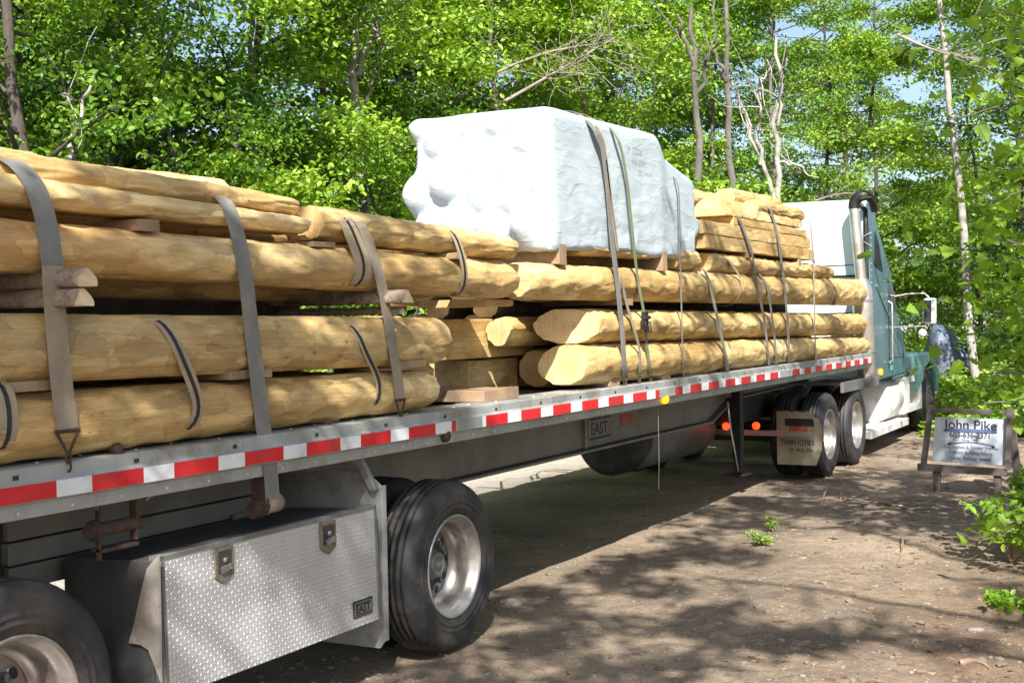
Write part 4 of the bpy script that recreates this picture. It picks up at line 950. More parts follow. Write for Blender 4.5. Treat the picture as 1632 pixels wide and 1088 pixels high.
def hug(pts, xd=-3.862, n=60, taut=True, gap=.007):
    """photo points -> 3D path lying on the load's outer surface (points with their own x keep it)"""
    t0 = np.linspace(0, len(pts)-1, n); U = np.interp(t0, range(len(pts)), [q[0] for q in pts]); V = np.interp(t0, range(len(pts)), [q[1] for q in pts]); P = []
    for u, v in zip(U, V):
        x = -3.88
        for _ in range(4):
            p = at(0, x, u, v); b = surf(p[1], p[2]); x = (b if b > -4.3 else -4.3)+gap
        P.append(np.array([x, u, v]))
    P = np.array(P); z = np.array([at(0, p[0], p[1], p[2])[2] for p in P])
    if taut:
        hull = []
        for i in range(n):          # upper hull of x over z (z grows along the strap)
            while len(hull) >= 2 and (P[hull[-1],0]-P[hull[-2],0])*(z[i]-z[hull[-2]]) <= (P[i,0]-P[hull[-2],0])*(z[hull[-1]]-z[hull[-2]]): hull.pop()
            hull.append(i)
        P[:,0] = np.interp(z, z[hull], P[hull,0]) if z[-1] > z[0] else P[:,0]
    return [at(0, *p) for p in P]
def strap(pts, w, label, mats='strap_grey', over=None, hook=True, wv=None, twist=0., extra=None, name='cargo_strap', xo=-3.86, split=None, grp=G7, far=None, first=None):
    """pts: photo points from the deck up to the top edge; over: list of (x, dy, z) beyond"""
    W3 = hug(pts)
    if first is not None: W3 = [np.array(f) for f in first]+W3
    base = W3[0].copy(); t = thing(name, base, label, 'strap', grp)
    path = list(W3); top = path[-1]
    if over: path += [np.array([x, top[1]+dy, z]) for x, dy, z in over]
    if split:
        i = int(len(W3)*split); m = ribbon(path[:i+1], w, wv=wv); m.build('lower_webbing', 'strap_tan', t); m = ribbon(path[i:], w, wv=wv); m.build('webbing', mats, t)
    else:
        m = ribbon(path, w, wv=wv, twist=twist); m.build('webbing', mats, t)
    if hook:
        m = MB(); p = base
        m.tube([p+[0,-w*.55,0], p+[0,w*.55,0]], .008, 8); m.tube([p+[0,-w*.55,0], p+[-.0,-.005,-.085]], .006, 8); m.tube([p+[0,w*.55,0], p+[0,.005,-.085]], .006, 8)
        chain(m, p, p[2]-.085, 1.44); m.build('hook_chain', 'steel_rust', t)
    return t
SURF.append(('box', -3.872, 7.8, 9.9, 2.44, 3.42)); SURF.append(('box', -3.90, 9.9, 10.75, 2.44, 3.15)); SURF.append(('box', XS, 1.7, 17.1, 1.25, 1.40)); SURF.append(('box', XS-.04, 1.7, 17.1, 1.40, 1.47))
top_r = [(-5.0, -.30, 2.68), (-6.2, -.45, 2.55), (-6.49, -.45, 2.2), (-6.49, -.45, 1.45)]
strap([(108, 686), (97, 600), (88, 500), (84, 420), (74, 350), (60, 300), (34, 263), (12, 250)], .104, 'wide leftmost strap, tan below and grey above, hooked by a short chain', over=[(-4.55, -.10, 2.66)]+top_r, split=.42)
t = strap([(422, 700), (410, 600), (398, 500), (390, 420), (372, 345), (356, 312)], .10, 'wide grey strap passing inside the reflective edge down to a winch', over=[(-4.26, -.03, 2.63), (-4.5, -.08, 2.675)]+top_r, hook=False, first=[at(0, -3.905, 435, 800), at(0, -3.893, 433, 775), at(0, -3.897, 432, 755), at(0, -3.897, 430, 735), at(0, -3.892, 428, 722)])
p = at(0, -3.93, 432, 780); m = MB()
m.box((-3.99, p[1]-.07, 1.06), (-3.90, p[1]-.055, 1.26)); m.tube([(-3.94, p[1]-.12, 1.10), (-3.94, p[1]+.08, 1.10)], .035, 16)
for k in range(3): m.lathe([(-.006,.0),(-.006,.042),(.006,.042),(.006,0)], (-3.93, p[1]-.09-.02*k, 1.09), (0,1,0), 9, smooth=False)
m.build('winch', 'steel_rust', t)
m = MB(); m.lathe([(-.048,.0),(-.048,.048),(.048,.048),(.048,0)], (-3.945, p[1]+.01, 1.105), (0,1,0), 24); m.build('webbing_roll', 'strap_tan', t)
strap([(638, 637), (634, 600), (624, 540), (608, 450), (590, 390), (574, 352), (566, 343)], .085, 'worn strap crossing the rear stack by the bark pole, tan above and grimy grey below', 'strap_tan', over=[(-4.4, -.05, 2.60), (-6.2, -.1, 2.5), (-6.49, -.1, 2.1), (-6.49, -.1, 1.45)])
G8 = 'black bands with card sleeves round single log packs'
def band(pts, label, w=.075, over=None):
    W3 = hug(pts, gap=.004); t = thing('banding', W3[0], label, 'band', G8)
    back = [W3[-1]+[-.35, 0, .01], W3[-1]+[-1.0, 0, .01]]; bot = [W3[0]+[-1.0, 0, 0], W3[0]+[-.3, 0, -.0]]
    ribbon(bot+W3+back, w, .003).build('card_sleeve', 'card', t)
    q = [p+[.0035, 0, .0] for p in W3]; ribbon(bot+q+[b+[0, 0, .006] for b in back], .019, .003).build('plastic_band', 'band_black', t)
band([(2, 726), (16, 700), (14, 640), (8, 618), (0, 603)], 'black band with card sleeve at the far left edge of the picture', .085)
band([(296, 692), (318, 668), (318, 640), (307, 610), (290, 570), (278, 540), (262, 515), (246, 504)], 'black band with card sleeve round the two lower rear logs, left one', .066)
band([(598, 652), (606, 630), (606, 610), (597, 588), (582, 560), (572, 530), (556, 513)], 'black band with card sleeve round the lower rear logs, near the third strap', .05)
band([(568, 460), (582, 440), (580, 415), (566, 380), (556, 355), (545, 338)], 'broad card sleeve with black band on the upper rear logs beside the third strap', .15)
band([(732, 472), (742, 452), (741, 425), (733, 395), (726, 374), (716, 362)], 'grey band round the upper rear logs left of the white bundle', .07)
# straps of the front stack
bt = lambda z, dy: [(-3.98, dy*.1, z-.01), (-4.3, dy*.3, z), (-5.02, dy, z-.01), (-5.06, dy, z-.1), (-5.10, dy, 2.5), (-6.3, dy, 2.45), (-6.49, dy, 2.0), (-6.49, dy, 1.45)]
pt = lambda z, dy: [(-4.5, dy*.5, z), (-4.98, dy, z-.1), (-5.02, dy, 2.6), (-6.3, dy, 2.45), (-6.49, dy, 2.0), (-6.49, dy, 1.45)]
lt = lambda z: [(-4.3, 0, z), (-6.3, 0, z), (-6.49, 0, 2.0), (-6.49, 0, 1.45)]
strap([(996, 600), (993, 540), (984, 450), (975, 380), (969, 300), (962, 240), (957, 222), (948, 206)], .078, 'wide grey strap over the white bundle near its middle', over=bt(3.475, -.3))
strap([(985, 400), (972, 300), (964, 235), (960, 215)], .030, 'thin brown strap lying against the wide grey one on the white bundle', 'strap_rust', over=bt(3.482, -.06), hook=False)
t = strap([(1037, 600), (1034, 575), (1030, 540), (1027, 500), (1017, 450), (1009, 380), (1000, 290), (990, 235), (984, 219)], .044, 'green ratchet strap over the white bundle with a dark buckle', 'strap_green', over=bt(3.48, -.1))
p = at(0, -3.845, 1028, 512); m = MB(); 
m.bar(p+[0, .0, .075], p+[0, .0, -.03], .075, .03, up=(1,0,0)); m.bar(p+[.012, 0, -.03], p+[.012, 0, -.085], .06, .02, up=(1,0,0)); m.tube([p+[.02,-.045,.03], p+[.02,.045,.03]], .014, 12); m.tube([p+[.02,-.045,.0], p+[.03,-.055,-.08], p+[.03,.055,-.08], p+[.02,.045,.0]], .007, 8); m.build('ratchet', 'black_metal', t)
strap([(1090, 603), (1088, 560), (1086, 480), (1084, 400), (1083, 330), (1081, 290)], .036, 'thin dark strap over the front end of the white bundle', over=bt(3.21, -.1), wv=([0, .5, 1], [.6, .8, 1.1]))
strap([(1019, 600), (1021, 560), (1008, 515), (997, 480), (990, 440)], .036, 'loose tan strap end hanging beside the wide grey strap', 'strap_tan', hook=True)
strap([(1160, 590), (1152, 545), (1142, 500), (1130, 448), (1121, 425)], .062, 'grey strap over the long front log just right of the white bundle', over=lt(2.43))
strap([(1226, 582), (1220, 520), (1208, 460), (1198, 400), (1183, 360), (1174, 340)], .060, 'grey strap over the rear end of the sawn beam pile', over=pt(3.13, -.1))
strap([(1238, 580), (1234, 530), (1224, 460), (1212, 435)], .058, 'grey strap under the sawn beams, hooked beside the pile strap', over=lt(2.46))
strap([(1258, 577), (1256, 520), (1249, 440), (1240, 380), (1232, 345), (1226, 328)], .066, 'darker grey strap crossing the middle of the sawn beam pile', over=pt(3.25, -.2))
strap([(1300, 573), (1298, 500), (1297, 420), (1292, 360), (1288, 345)], .050, 'pale strap at the front end of the sawn beam pile', 'strap_tan', over=pt(3.16, 0))
G9 = 'slack bands round the front logs'
def fband(pts, label, w=.035):
    W3 = hug(pts, gap=.003); o = ribbon([W3[0]+[-.8,0,0], W3[0]+[-.2,0,0]]+W3+[W3[-1]+[-.25,0,.01], W3[-1]+[-.9,0,.01]], w).build('log_band', 'strap_tan', origin=W3[0]); tag(o, label, 'band', G9)
fband([(1012, 479), (1020, 460), (1014, 437), (1006, 429)], 'tan band curling round the long front log by the green strap')
fband([(1168, 487), (1182, 468), (1180, 440), (1166, 422), (1158, 412)], 'tan band round the long front log under the sawn beams')
fband([(1330, 487), (1334, 465), (1326, 448)], 'pale band near the front end of the long front log')
fband([(1166, 587), (1168, 560), (1162, 544)], 'tan band round the bottom front log beside a grey strap')
fband([(1250, 575), (1250, 555), (1244, 540)], 'dark tan band round the bottom front log in the middle')
# loose strap tail hanging behind the beam
m = ribbon([at(0, -4.0, 1160, 640), at(0, -4.0, 1164, 680), at(0, -4.02, 1177, 750)], .03); o = m.build('strap_tail', 'strap_grey', origin=at(0, -4.0, 1160, 640)); tag(o, 'loose strap tail dangling in front of the red tail lights', 'strap')

# ------------------------------------------------------------------ wooden sign
def tilt(u, v, y=14.3): return at(1, y, u, v)
A, B, Cc, D = tilt(1484, 650), tilt(1606, 655), tilt(1466, 748), tilt(1600, 757)     # TL TR BL BR of the outer frame
SG = thing('yard_sign', (float(Cc[0]+.4), 14.35, 0), 'white business sign in a grey weathered wooden frame standing on the dirt bank', 'sign')
def L2(p, q, t): return np.array(p)*(1-t)+np.array(q)*t
m = MB()
m.bar(Cc+[-.02, 0, .03], D+[.03, 0, .03], .07, .075); m.build('bottom_rail', 'sign_wood', SG, bevel=.004)
m = MB(); m.bar(A+[-.03, .005, -.02], B+[.05, .005, -.02], .06, .05); m.build('top_rail', 'sign_wood', SG, bevel=.004)
m = MB(); m.bar(Cc+[.035, .006, .03], A+[.0, .006, .03], .055, .08, up=(0,1,0)); m.bar(D+[.04, .006, .06], B+[.02, .006, .03], .055, .10, up=(0,1,0)); m.build('side_rails', 'sign_wood', SG, bevel=.004)
for q in (L2(Cc, D, .2), L2(Cc, D, .92)): m = MB(); m.bar((q[0], q[1]+.04, -.1), (q[0], q[1]+.04, q[2]+.05), .07, .09, up=(0,1,0)); m.build('leg', 'sign_wood', SG, bevel=.004)
m = MB(); m.bar((D[0]+.12, D[1]+.35, -.1), (B[0]+.02, B[1]+.05, B[2]), .07, .09, up=(0,1,0)); m.build('leg', 'sign_wood', SG, bevel=.004)
a, b, c, d = tilt(1490, 664, 14.32), tilt(1606, 668, 14.32), tilt(1486, 735, 14.32), tilt(1603, 741, 14.32)
m = MB(); m.hexa([c, d, d+[0,.02,0], c+[0,.02,0], a, b, b+[0,.02,0], a+[0,.02,0]]); bd = m.build('board', 'sign_face', SG)
up = (a-c); rt_ = (d-c); Wd = np.linalg.norm(rt_); Hd = np.linalg.norm(up); upn, rtn = up/Hd, rt_/Wd
def ST(s, size, fx_, fz_, mat='ink_dark', sx=1., bold=.0, al='LEFT'): text(s, size, c+rtn*Wd*fx_+upn*Hd*fz_+np.array([0,-.003,0]), rtn, np.cross((0,-1,0), rtn)*1., mat, bd, align=al, sx=sx, bold=bold)
ST('John Pike', .135, .50, .76, sx=1.05, bold=.002, al='CENTER')
m = MB(); q0 = c+rtn*Wd*.16+upn*Hd*.725+np.array([0,-.004,0]); m.bar(q0, q0+rtn*Wd*.70, .004, .035); m.build('heading_bar', 'ink_blue', bd)
ST('603-636-2371', .085, .50, .565, sx=.88, bold=.001, al='CENTER')
m = MB(); q0 = c+rtn*Wd*.2+upn*Hd*.405+np.array([0,-.004,0]); 
m.tube([q0+rtn*Wd*.62*t+upn*(.03*math.sin(t*math.pi)) for t in np.linspace(0, 1, 14)], .004, 6)
m.tube([q0-rtn*.0+upn*.0, q0+rtn*.035+upn*.012], .011, 8); m.tube([q0+rtn*Wd*.60, q0+rtn*Wd*.64-upn*.012], .011, 8); m.build('flourish', 'ink_dark', bd)
ST('Since 1988', .036, .50, .49, 'ink_blue', al='CENTER')
for k, (s_, z_) in enumerate((('Log Homes & Timber Frames', .32), ('Custom Building Supply', .20), ('Decks  Railings  Beams', .07))): ST(s_, .050, .52, z_, 'ink_blue', al='CENTER', sx=.92)

# ------------------------------------------------------------------ vegetation
def rand_rot(n, r, up=.8):
    """leaf frames: normal mostly upwards"""
    nrm = r.normal(0, 1, (n, 3)); nrm[:,2] = np.abs(nrm[:,2])*.6+up; nrm /= np.linalg.norm(nrm, axis=1)[:,None]
    a = r.normal(0, 1, (n, 3)); a -= nrm*np.sum(a*nrm, 1)[:,None]; a /= np.linalg.norm(a, axis=1)[:,None]
    return nrm, a, np.cross(nrm, a)
def leaves(pos, size, r, up=.8, droop=.25, shape='oval'):
    n = len(pos); N, A, B = rand_rot(n, r, up); A = A-np.array([0,0,1])*droop; A /= np.linalg.norm(A, axis=1)[:,None]
    B = np.cross(N, A); B /= np.linalg.norm(B, axis=1)[:,None]
    s = (size*r.uniform(.6, 1.25, n))[:,None]
    if shape == 'oval':
        pts = [(0,0,0), (.32,.30,.05), (.75,.24,.03), (1.,0,-.06), (.75,-.24,.03), (.32,-.30,.05)]
        F = np.array([[0,1,2,3],[0,3,4,5]])
    else:   # five lobed maple leaf folded along the midrib
        pts = [(0,0,0), (.05,.30,.05), (.20,.24,.03), (.30,.52,.08), (.52,.30,.04), (.62,.34,.05), (1.,0,-.08), (.62,-.34,.05), (.52,-.30,.04), (.30,-.52,.08), (.20,-.24,.03), (.05,-.30,.05)]
        F = np.array([[0,1,2,2],[0,2,3,4],[0,4,5,6],[0,6,7,8],[0,8,9,10],[0,10,11,11]])
    k = len(pts); V = np.zeros((n, k, 3))
    for i, (a, b, c) in enumerate(pts): V[:,i] = pos+s*(a*A+b*B+c*N)
    off = (np.arange(n)*k)[:,None,None]
    return V.reshape(-1, 3), (F[None]+off).reshape(-1, F.shape[1])
def leafmesh(name, V, F, mats, mi=None):
    if F.shape[1] == 4 and (F[:,2] == F[:,3]).any():
        t1, t2 = F[:,[0,1,2]], F[:,[0,2,3]]; g = F[:,2] != F[:,3]; F = np.concatenate([t1, t2[g]]); mi = None
    return npmesh(name, V, F, mats, mi)
def limb(p, d, L, r0, rr, n=7, curl=.25, lift=0.):
    P = [np.array(p, float)]; d = np.array(d, float); d /= np.linalg.norm(d)
    for i in range(n):
        d = d+rr.normal(0, curl/n*1.6, 3)+np.array([0,0,lift/n]); d /= np.linalg.norm(d); P.append(P[-1]+d*L/n)
    P = np.array(P); return P, np.linspace(r0, max(.004, r0*.22), n+1)
def make_tree(seed, H=10., R_=2.6, zlow=1.2, nl=46, spray=60, leaf=.085, bark='bark_grey', lmat='leaf_mid', trunk_r=.11, lean=(0,0), fork=False, dens=1., shape='oval', loc=(0,0,0), label='', cat='tree', group=None, name='tree', gap=.25):
    rr = np.random.default_rng(seed); t = thing(name, loc, label, cat, group); m = MB()
    top = np.array([lean[0], lean[1], H]); n = 12
    P = [np.array([0,0,-.3])]
    for i in range(1, n+1):
        f = i/n; P.append(top*f+np.array([rr.normal(0, .08), rr.normal(0, .08), 0])*min(1, f*3))
    P = np.array(P); rad = np.linspace(trunk_r, trunk_r*.22, n+1); rad[0] *= 1.35; m.tube(P+WLOC[t.name], rad, 10)
    cl = []
    for i in range(nl):
        f = rr.uniform(max(.02, zlow/H), 1); c = np.array([np.interp(f*n, np.arange(n+1), P[:,j]) for j in range(3)])
        az = i*2.399+rr.normal(0, .3); L = R_*(1.1-.55*f)*rr.uniform(.6, 1.15)*(1 if f > .3 else .8)
        d = np.array([math.cos(az), math.sin(az), rr.uniform(.05, .6)])
        Q, qr = limb(c, d, L, trunk_r*(.42-.25*f), rr, 7, .35, -.15); m.tube(Q+WLOC[t.name], qr, 5, caps=False)
        if rr.random() < gap*.4: continue
        for k in range(3):
            j = rr.integers(3, 7); d2 = Q[j]-Q[j-1]; d2 /= np.linalg.norm(d2); d2 = d2+rr.normal(0, .6, 3)*[1,1,.35]
            S, sr = limb(Q[j], d2, L*.45, qr[j]*.6, rr, 4, .3, -.1); m.tube(S+WLOC[t.name], sr, 4, caps=False); cl += [S[-1], S[2]]
        cl += [Q[-1], Q[5], Q[4]]
    m.build('trunk', bark, t)
    cl = np.array(cl); per = max(4, int(spray*dens)); pos = []
    for c in cl:
        r_ = rr.uniform(.28, .55); k = int(per*rr.uniform(.5, 1.4)); q = rr.normal(0, 1, (k, 3)); q *= (r_*rr.random((k, 1))**.4)/np.linalg.norm(q, axis=1)[:,None]; q[:,2] *= .38
        q[:,2] -= .12*(q[:,0]**2+q[:,1]**2)/.3; pos.append(c+q)
    pos = np.concatenate(pos); V, F = leaves(pos, leaf, rr, shape=shape)
    me = leafmesh('crown', V, F, [lmat]); o = bpy.data.objects.new('crown', me); C.objects.link(o); o.parent = t; return t
def copy_tree(t, loc, rz, sc, label, group=None):
    r = t.copy(); C.objects.link(r); r.location = loc; r.rotation_euler = (0, 0, rz); r.scale = (sc, sc, sc); r['label'] = label
    if group: r['group'] = group
    WLOC[r.name] = np.array(loc, float)
    for ch in list(t.children):
        c = ch.copy(); C.objects.link(c); c.parent = r
    return r
GT = 'broadleaf trees of the wood behind the truck'
kinds = [
 dict(seed=11, H=9.5, R_=2.9, zlow=.5, lmat='leaf_mid', bark='bark_dark', trunk_r=.10, leaf=.078, spray=72),
 dict(seed=12, H=11., R_=2.7, zlow=1.0, lmat='leaf_bright', bark='bark_dark', trunk_r=.08, leaf=.088, spray=70),
 dict(seed=13, H=12., R_=2.6, zlow=2.5, lmat='leaf_mid', bark='bark_grey', trunk_r=.08, lean=(.5, .2), leaf=.10, dens=.7),
 dict(seed=14, H=10., R_=3.0, zlow=.8, lmat='leaf_deep', bark='bark_dark', trunk_r=.14),
 dict(seed=15, H=5.0, R_=1.9, zlow=.2, lmat='leaf_bright', bark='bark_grey', trunk_r=.04, nl=36, spray=84, leaf=.072),
]
desc = ['mid green leafy tree', 'bright yellow green tree', 'tall slightly leaning tree', 'dark green shady tree', 'young bright green sapling']
spots = [
 # (u, distance, kind, scale)
 (-90, 16, 3, 1.), (20, 13.8, 0, .95), (110, 15.5, 0, .8), (190, 17.5, 3, 1.05), (290, 16, 4, 1.35), (420, 17.5, 0, .95),
 (520, 19, 1, 1.0), (600, 18, 4, 1.3), (650, 21.5, 0, 1.05), (740, 22.5, 3, 1.0), (800, 21, 1, .85), (880, 24.5, 1, 1.0), (930, 21.5, 4, 1.4), (990, 25, 4, 1.5),
 (1060, 28, 2, .95), (1120, 26, 2, .9), (1250, 27, 2, .85), (1320, 34, 1, 1.), (1400, 33, 1, .9), (1560, 33, 4, 1.6), (1640, 30, 1, 1.0), (1700, 26, 3, 1.0),
 (60, 21, 3, 1.2), (560, 26, 0, 1.3), (700, 29, 1, 1.3), (850, 31, 3, 1.25), (980, 34, 0, 1.2), (1110, 38, 3, 1.2), (1230, 40, 0, 1.25), (1370, 42, 1, 1.0), (1620, 41, 0, 1.2),
 (0, 29, 0, 1.5), (150, 31, 2, 1.4), (560, 36, 2, 1.5), (760, 40, 3, 1.6), (1350, 52, 3, 1.2)]
first = {}
def where(u):
    return ('far left' if u < 200 else 'left' if u < 450 else 'left of the white bundle' if u < 660 else 'behind the white bundle' if u < 1100 else 'behind the sawn beams' if u < 1290 else 'behind the cab' if u < 1450 else 'above the sign')
seen = {}
for i, (u, dist, k, sc) in enumerate(spots):
    row = 'front row' if i < 25 else ('second row' if i < 37 else 'rear row')
    key = (k, where(u), row); lab = f'{desc[k]}, {row}, {where(u)}'
    seen[key] = seen.get(key, 0)+1
    if seen[key] > 1: lab = lab.replace(',', ' to its neighbour\'s right,', 1) if False else lab+(', further right' if seen[key] == 2 else ', furthest right')
    g = gp(u, dist); g[2] = float(zground(g[0], g[1]))-.05
    rz = (i*2.1) % 6.28
    if k not in first:
        first[k] = make_tree(loc=tuple(g), label=lab, group=GT, name='broadleaf_tree' if k < 4 else 'sapling', **kinds[k]); first[k].rotation_euler = (0, 0, rz); first[k].scale = (sc,)*3
    else: copy_tree(first[k], tuple(g), rz, sc, lab)
# far wood and undergrowth, one mass each
def mass(name, pts_fn, n, leaf, mats, label, cat, seed, up=.6):
    rr = np.random.default_rng(seed); pos = pts_fn(rr, n); V, F = leaves(pos, leaf, rr, up=up)
    nf = len(F)//n; mi = np.repeat(rr.integers(0, len(mats), n), nf) if False else np.repeat((fbm(pos[:,0]*.5, pos[:,1]*.5+pos[:,2]*.7, seed) > .05).astype(int) % len(mats), nf)
    me = leafmesh(name, V, F, mats, mi); o = bpy.data.objects.new(name, me); C.objects.link(o); return tag(o, label, cat, kind='stuff')
def under(rr, n):
    u = rr.uniform(-150, 1750, n*2); d = np.interp(u, [-150, 300, 700, 1000, 1300, 1700], [13, 15.5, 19, 23, 28, 29])+rr.exponential(3.0, n*2)
    P = np.array([gp(a, b) for a, b in zip(u, d)]); cx = fbm(P[:,0]*.6, P[:,1]*.6, 77, 3); h = np.clip(.55+cx*1.3, .12, 2.2)
    P[:,2] = zground(P[:,0], P[:,1])+h*rr.random(len(P))**.7; return P[:n]
mass('undergrowth', under, 42000, .10, ['leaf_bright', 'leaf_mid'], 'low green brush and ferns along the edge of the wood', 'undergrowth', 3)
def far(rr, n):
    u = rr.uniform(-200, 1850, n); d = rr.uniform(50, 70, n)+np.interp(u, [0, 1632], [-8, 8]); P = np.array([gp(a, b) for a, b in zip(u, d)])
    top = 7.5+3.5*fbm(u*.006, d*0+.5, 55, 4)+np.interp(u, [0, 500, 1000, 1632], [3, 2, 0, -1]); P[:,2] = top*rr.random(n)**.8; 
    return P[fbm(P[:,0]*.35, P[:,2]*.5, 99, 3)+.35 > rr.random(n)*.6][:n]
def mass_far():
    rr = np.random.default_rng(8); pos = far(rr, 60000); V, F = leaves(pos, .36, rr, up=.5)
    o = bpy.data.objects.new('far_wood', leafmesh('far_wood', V, F, ['leaf_deep'])); C.objects.link(o); tag(o, 'dark green far wood closing off the view between the trunks', 'wood', kind='stuff')
mass_far()
def grassy(rr, n):
    u = rr.uniform(1470, 1700, n); d = rr.uniform(21, 32, n); P = np.array([gp(a, b) for a, b in zip(u, d)]); P[:,2] = zground(P[:,0], P[:,1])+.02+rr.random(n)**1.5*.55*np.clip(.6+fbm(P[:,0], P[:,1], 21, 3), .15, 1.2); return P
mass('sunlit_weeds', grassy, 26000, .11, ['grass', 'leaf_bright'], 'bright sunlit weeds and grass beyond the sign', 'weeds', 5, up=1.)

# distinctive pale trunks
def pale(u0, v0, u1, v1, dist, r, label, seed, forks=(), bark='bark_pale', vb=None):
    rr = np.random.default_rng(seed); b = ray(u0, v0); b = b/np.linalg.norm(b[:2])*dist+CP; t = ray(u1, v1); t = t/np.linalg.norm(t[:2])*dist+CP
    d = t-b; base = b-d/d[2]*(b[2]+.2); base = np.array([np.clip(base[0], b[0]-2, b[0]+2), np.clip(base[1], b[1]-2, b[1]+2), -.2])
    th = thing('bare_tree', tuple(base), label, 'tree', 'pale bare trunks in the wood'); m = MB()
    n = 14; P = [base]
    for i in range(1, n+1):
        f = i/n; q = (base+(b-base)*min(1, f/.35)) if f <= .35 else b+(t-b)*(f-.35)/.65; P.append(q+rr.normal(0, .03, 3)*[1,1,0])
    m.tube(P, np.linspace(r*1.15, r*.45, n+1), 10)
    for (fu, fv, tu, tv, fr) in forks:
        a = ray(fu, fv); a = a/np.linalg.norm(a[:2])*dist+CP; e = ray(tu, tv); e = e/np.linalg.norm(e[:2])*(dist-.3)+CP; k = 9; Q = [a+(e-a)*i/k+rr.normal(0, .04, 3)*(1 if 0 < i else 0)+np.array([0, 0, .12*math.sin(i/k*3.14)]) for i in range(k+1)]
        m.tube(Q, np.linspace(fr, fr*.35, k+1), 8)
        for _ in range(3):
            j = rr.integers(3, 9); S, sr = limb(Q[j], (Q[j]-Q[j-1])+rr.normal(0, .15, 3), .9, fr*.35, rr, 5, .5); m.tube(S, sr, 5)
    m.build('trunk', bark, th); return th
pale(1241, 310, 1238, 60, 22.5, .06, 'straight white birch trunk right above the sawn beams', 1, [(1240, 200, 1252, 90, .03), (1241, 260, 1300, 285, .03)])
pale(1232, 305, 1175, 150, 21.5, .045, 'white forked tree leaning left above the sawn beams', 2, [(1212, 262, 1210, 140, .038), (1192, 215, 1168, 130, .03), (1210, 160, 1228, 95, .035)])
pale(1113, 330, 1106, 10, 20.5, .075, 'grey trunk just right of the white bundle', 3, [(1110, 130, 1080, 20, .05), (1110, 160, 1150, 60, .04)], bark='bark_grey')
pale(1165, 330, 1155, -20, 24, .08, 'dark trunk between the two white ones and the bundle', 4, [(1158, 130, 1120, 70, .05)], bark='bark_grey')
pale(1556, 600, 1495, -60, 26, .10, 'thick pale trunk standing right of the blue tarp', 5)
pale(112, 260, 150, 110, 13.2, .032, 'thin pale stem at the far left of the wood', 7, [(118, 200, 100, 150, .016)])
pale(575, 300, 562, 20, 18.5, .10, 'stout pale mottled trunk left of the white bundle', 8, [(570, 120, 610, 30, .05)])
pale(405, 280, 402, 10, 16.5, .06, 'grey trunk above the upper rear logs', 9, [], bark='bark_grey')
pale(378, 285, 374, 200, 15.5, .05, 'dark thin trunk beside the grey one', 10, [], bark='bark_dark')
# dead branch over the bundle
def dead_branch(pix, dist, r, label, seed, n_tw=16):
    rr = np.random.default_rng(seed); P = []
    for u, v in pix: q = ray(u, v); P.append(q/np.linalg.norm(q[:2])*dist+CP)
    P = resample(P, .15); m = MB(); k = len(P); m.tube(P, np.linspace(r, r*.3, k), 8)
    for _ in range(n_tw):
        j = rr.integers(k//5, k-1); d = P[j]-P[j-1]; d /= np.linalg.norm(d); S, sr = limb(P[j], d+rr.normal(0, .55, 3), rr.uniform(.5, 1.4), r*.25, rr, 7, .7); m.tube(S, sr, 5, caps=False)
        for _k in range(2):
            q = rr.integers(2, 6); S2, s2 = limb(S[q], S[q]-S[q-1]+rr.normal(0, .1, 3), .45, r*.12, rr, 4, .8); m.tube(S2, s2, 4, caps=False)
    o = m.build('dead_branch', 'bark_twig', origin=P[0]); return tag(o, label, 'branch', 'dead branches in the wood')
dead_branch([(790, 170), (860, 130), (930, 90), (980, 60)], 19.0, .03, 'long bare dead branch above the top of the white bundle', 1)
dead_branch([(730, 155), (800, 110), (880, 80), (950, 70)], 19.6, .028, 'twiggy dead branch higher up behind the white bundle', 2, 12)
dead_branch([(1300, 320), (1330, 300), (1370, 308)], 20, .014, 'curved bare branch just left of the cab roof', 3, 5)
dead_branch([(1430, 55), (1490, 85), (1560, 97)], 16, .02, 'bare branch at the upper right against the sky', 4, 8)

# trees that shade the lane; they stand beside and behind the camera
def shade_tree(loc, H, label, blobs, seed, r=.16, leaf=.12, lmat='leaf_mid'):
    rr = np.random.default_rng(seed); t = thing('roadside_tree', loc, label, 'tree', 'roadside trees over the lane'); m = MB(); loc = np.array(loc, float)
    m.tube([loc+[0,0,-.2], loc+[.05,.1,H*.4], loc+[0,.2,H*.7], loc+[.1,.1,H]], np.array([r*1.3, r, r*.7, r*.3]), 12); pos = []
    for (x, y, z, rx, ry, n) in blobs:
        c = np.array([x, y, z], float); s = loc+[0, 0, min(H*.9, max(2.5, z-1.8))]; k = 8
        Q = [s+(c-s)*i/k+np.array([0,0,.5*math.sin(i/k*3.14)])+rr.normal(0,.05,3)*(i > 0) for i in range(k+1)]; m.tube(Q, np.linspace(r*.4, .012, k+1), 6)
        for _ in range(8):
            j = rr.integers(4, 9); S, sr = limb(Q[j], np.array([rr.normal()*rx, rr.normal()*ry, .1]), max(rx, ry)*.9, .02, rr, 5, .4); m.tube(S, sr, 4, caps=False)
        nc = max(3, int(n/100)); cc = c+rr.uniform(-1, 1, (nc, 3))*[rx, ry, .5]
        for q0 in cc:
            kk = 100; q = rr.normal(0, 1, (kk, 3)); q *= (rr.uniform(.26, .50)*rr.random((kk, 1))**.5)/np.linalg.norm(q, axis=1)[:,None]; q[:,2] *= .5; pos.append(q0+q)
    m.build('trunk', 'bark_grey', t); pos = np.concatenate(pos); V, F = leaves(pos, leaf, rr); 
    o = bpy.data.objects.new('crown', leafmesh('crown', V, F, [lmat])); C.objects.link(o); o.parent = t
    o.location = -loc; return t
def sh(x, y, z, t, rx, ry, n): p = np.array([x, y, z])+SUN*t; return (p[0], p[1], p[2], rx, ry, n)
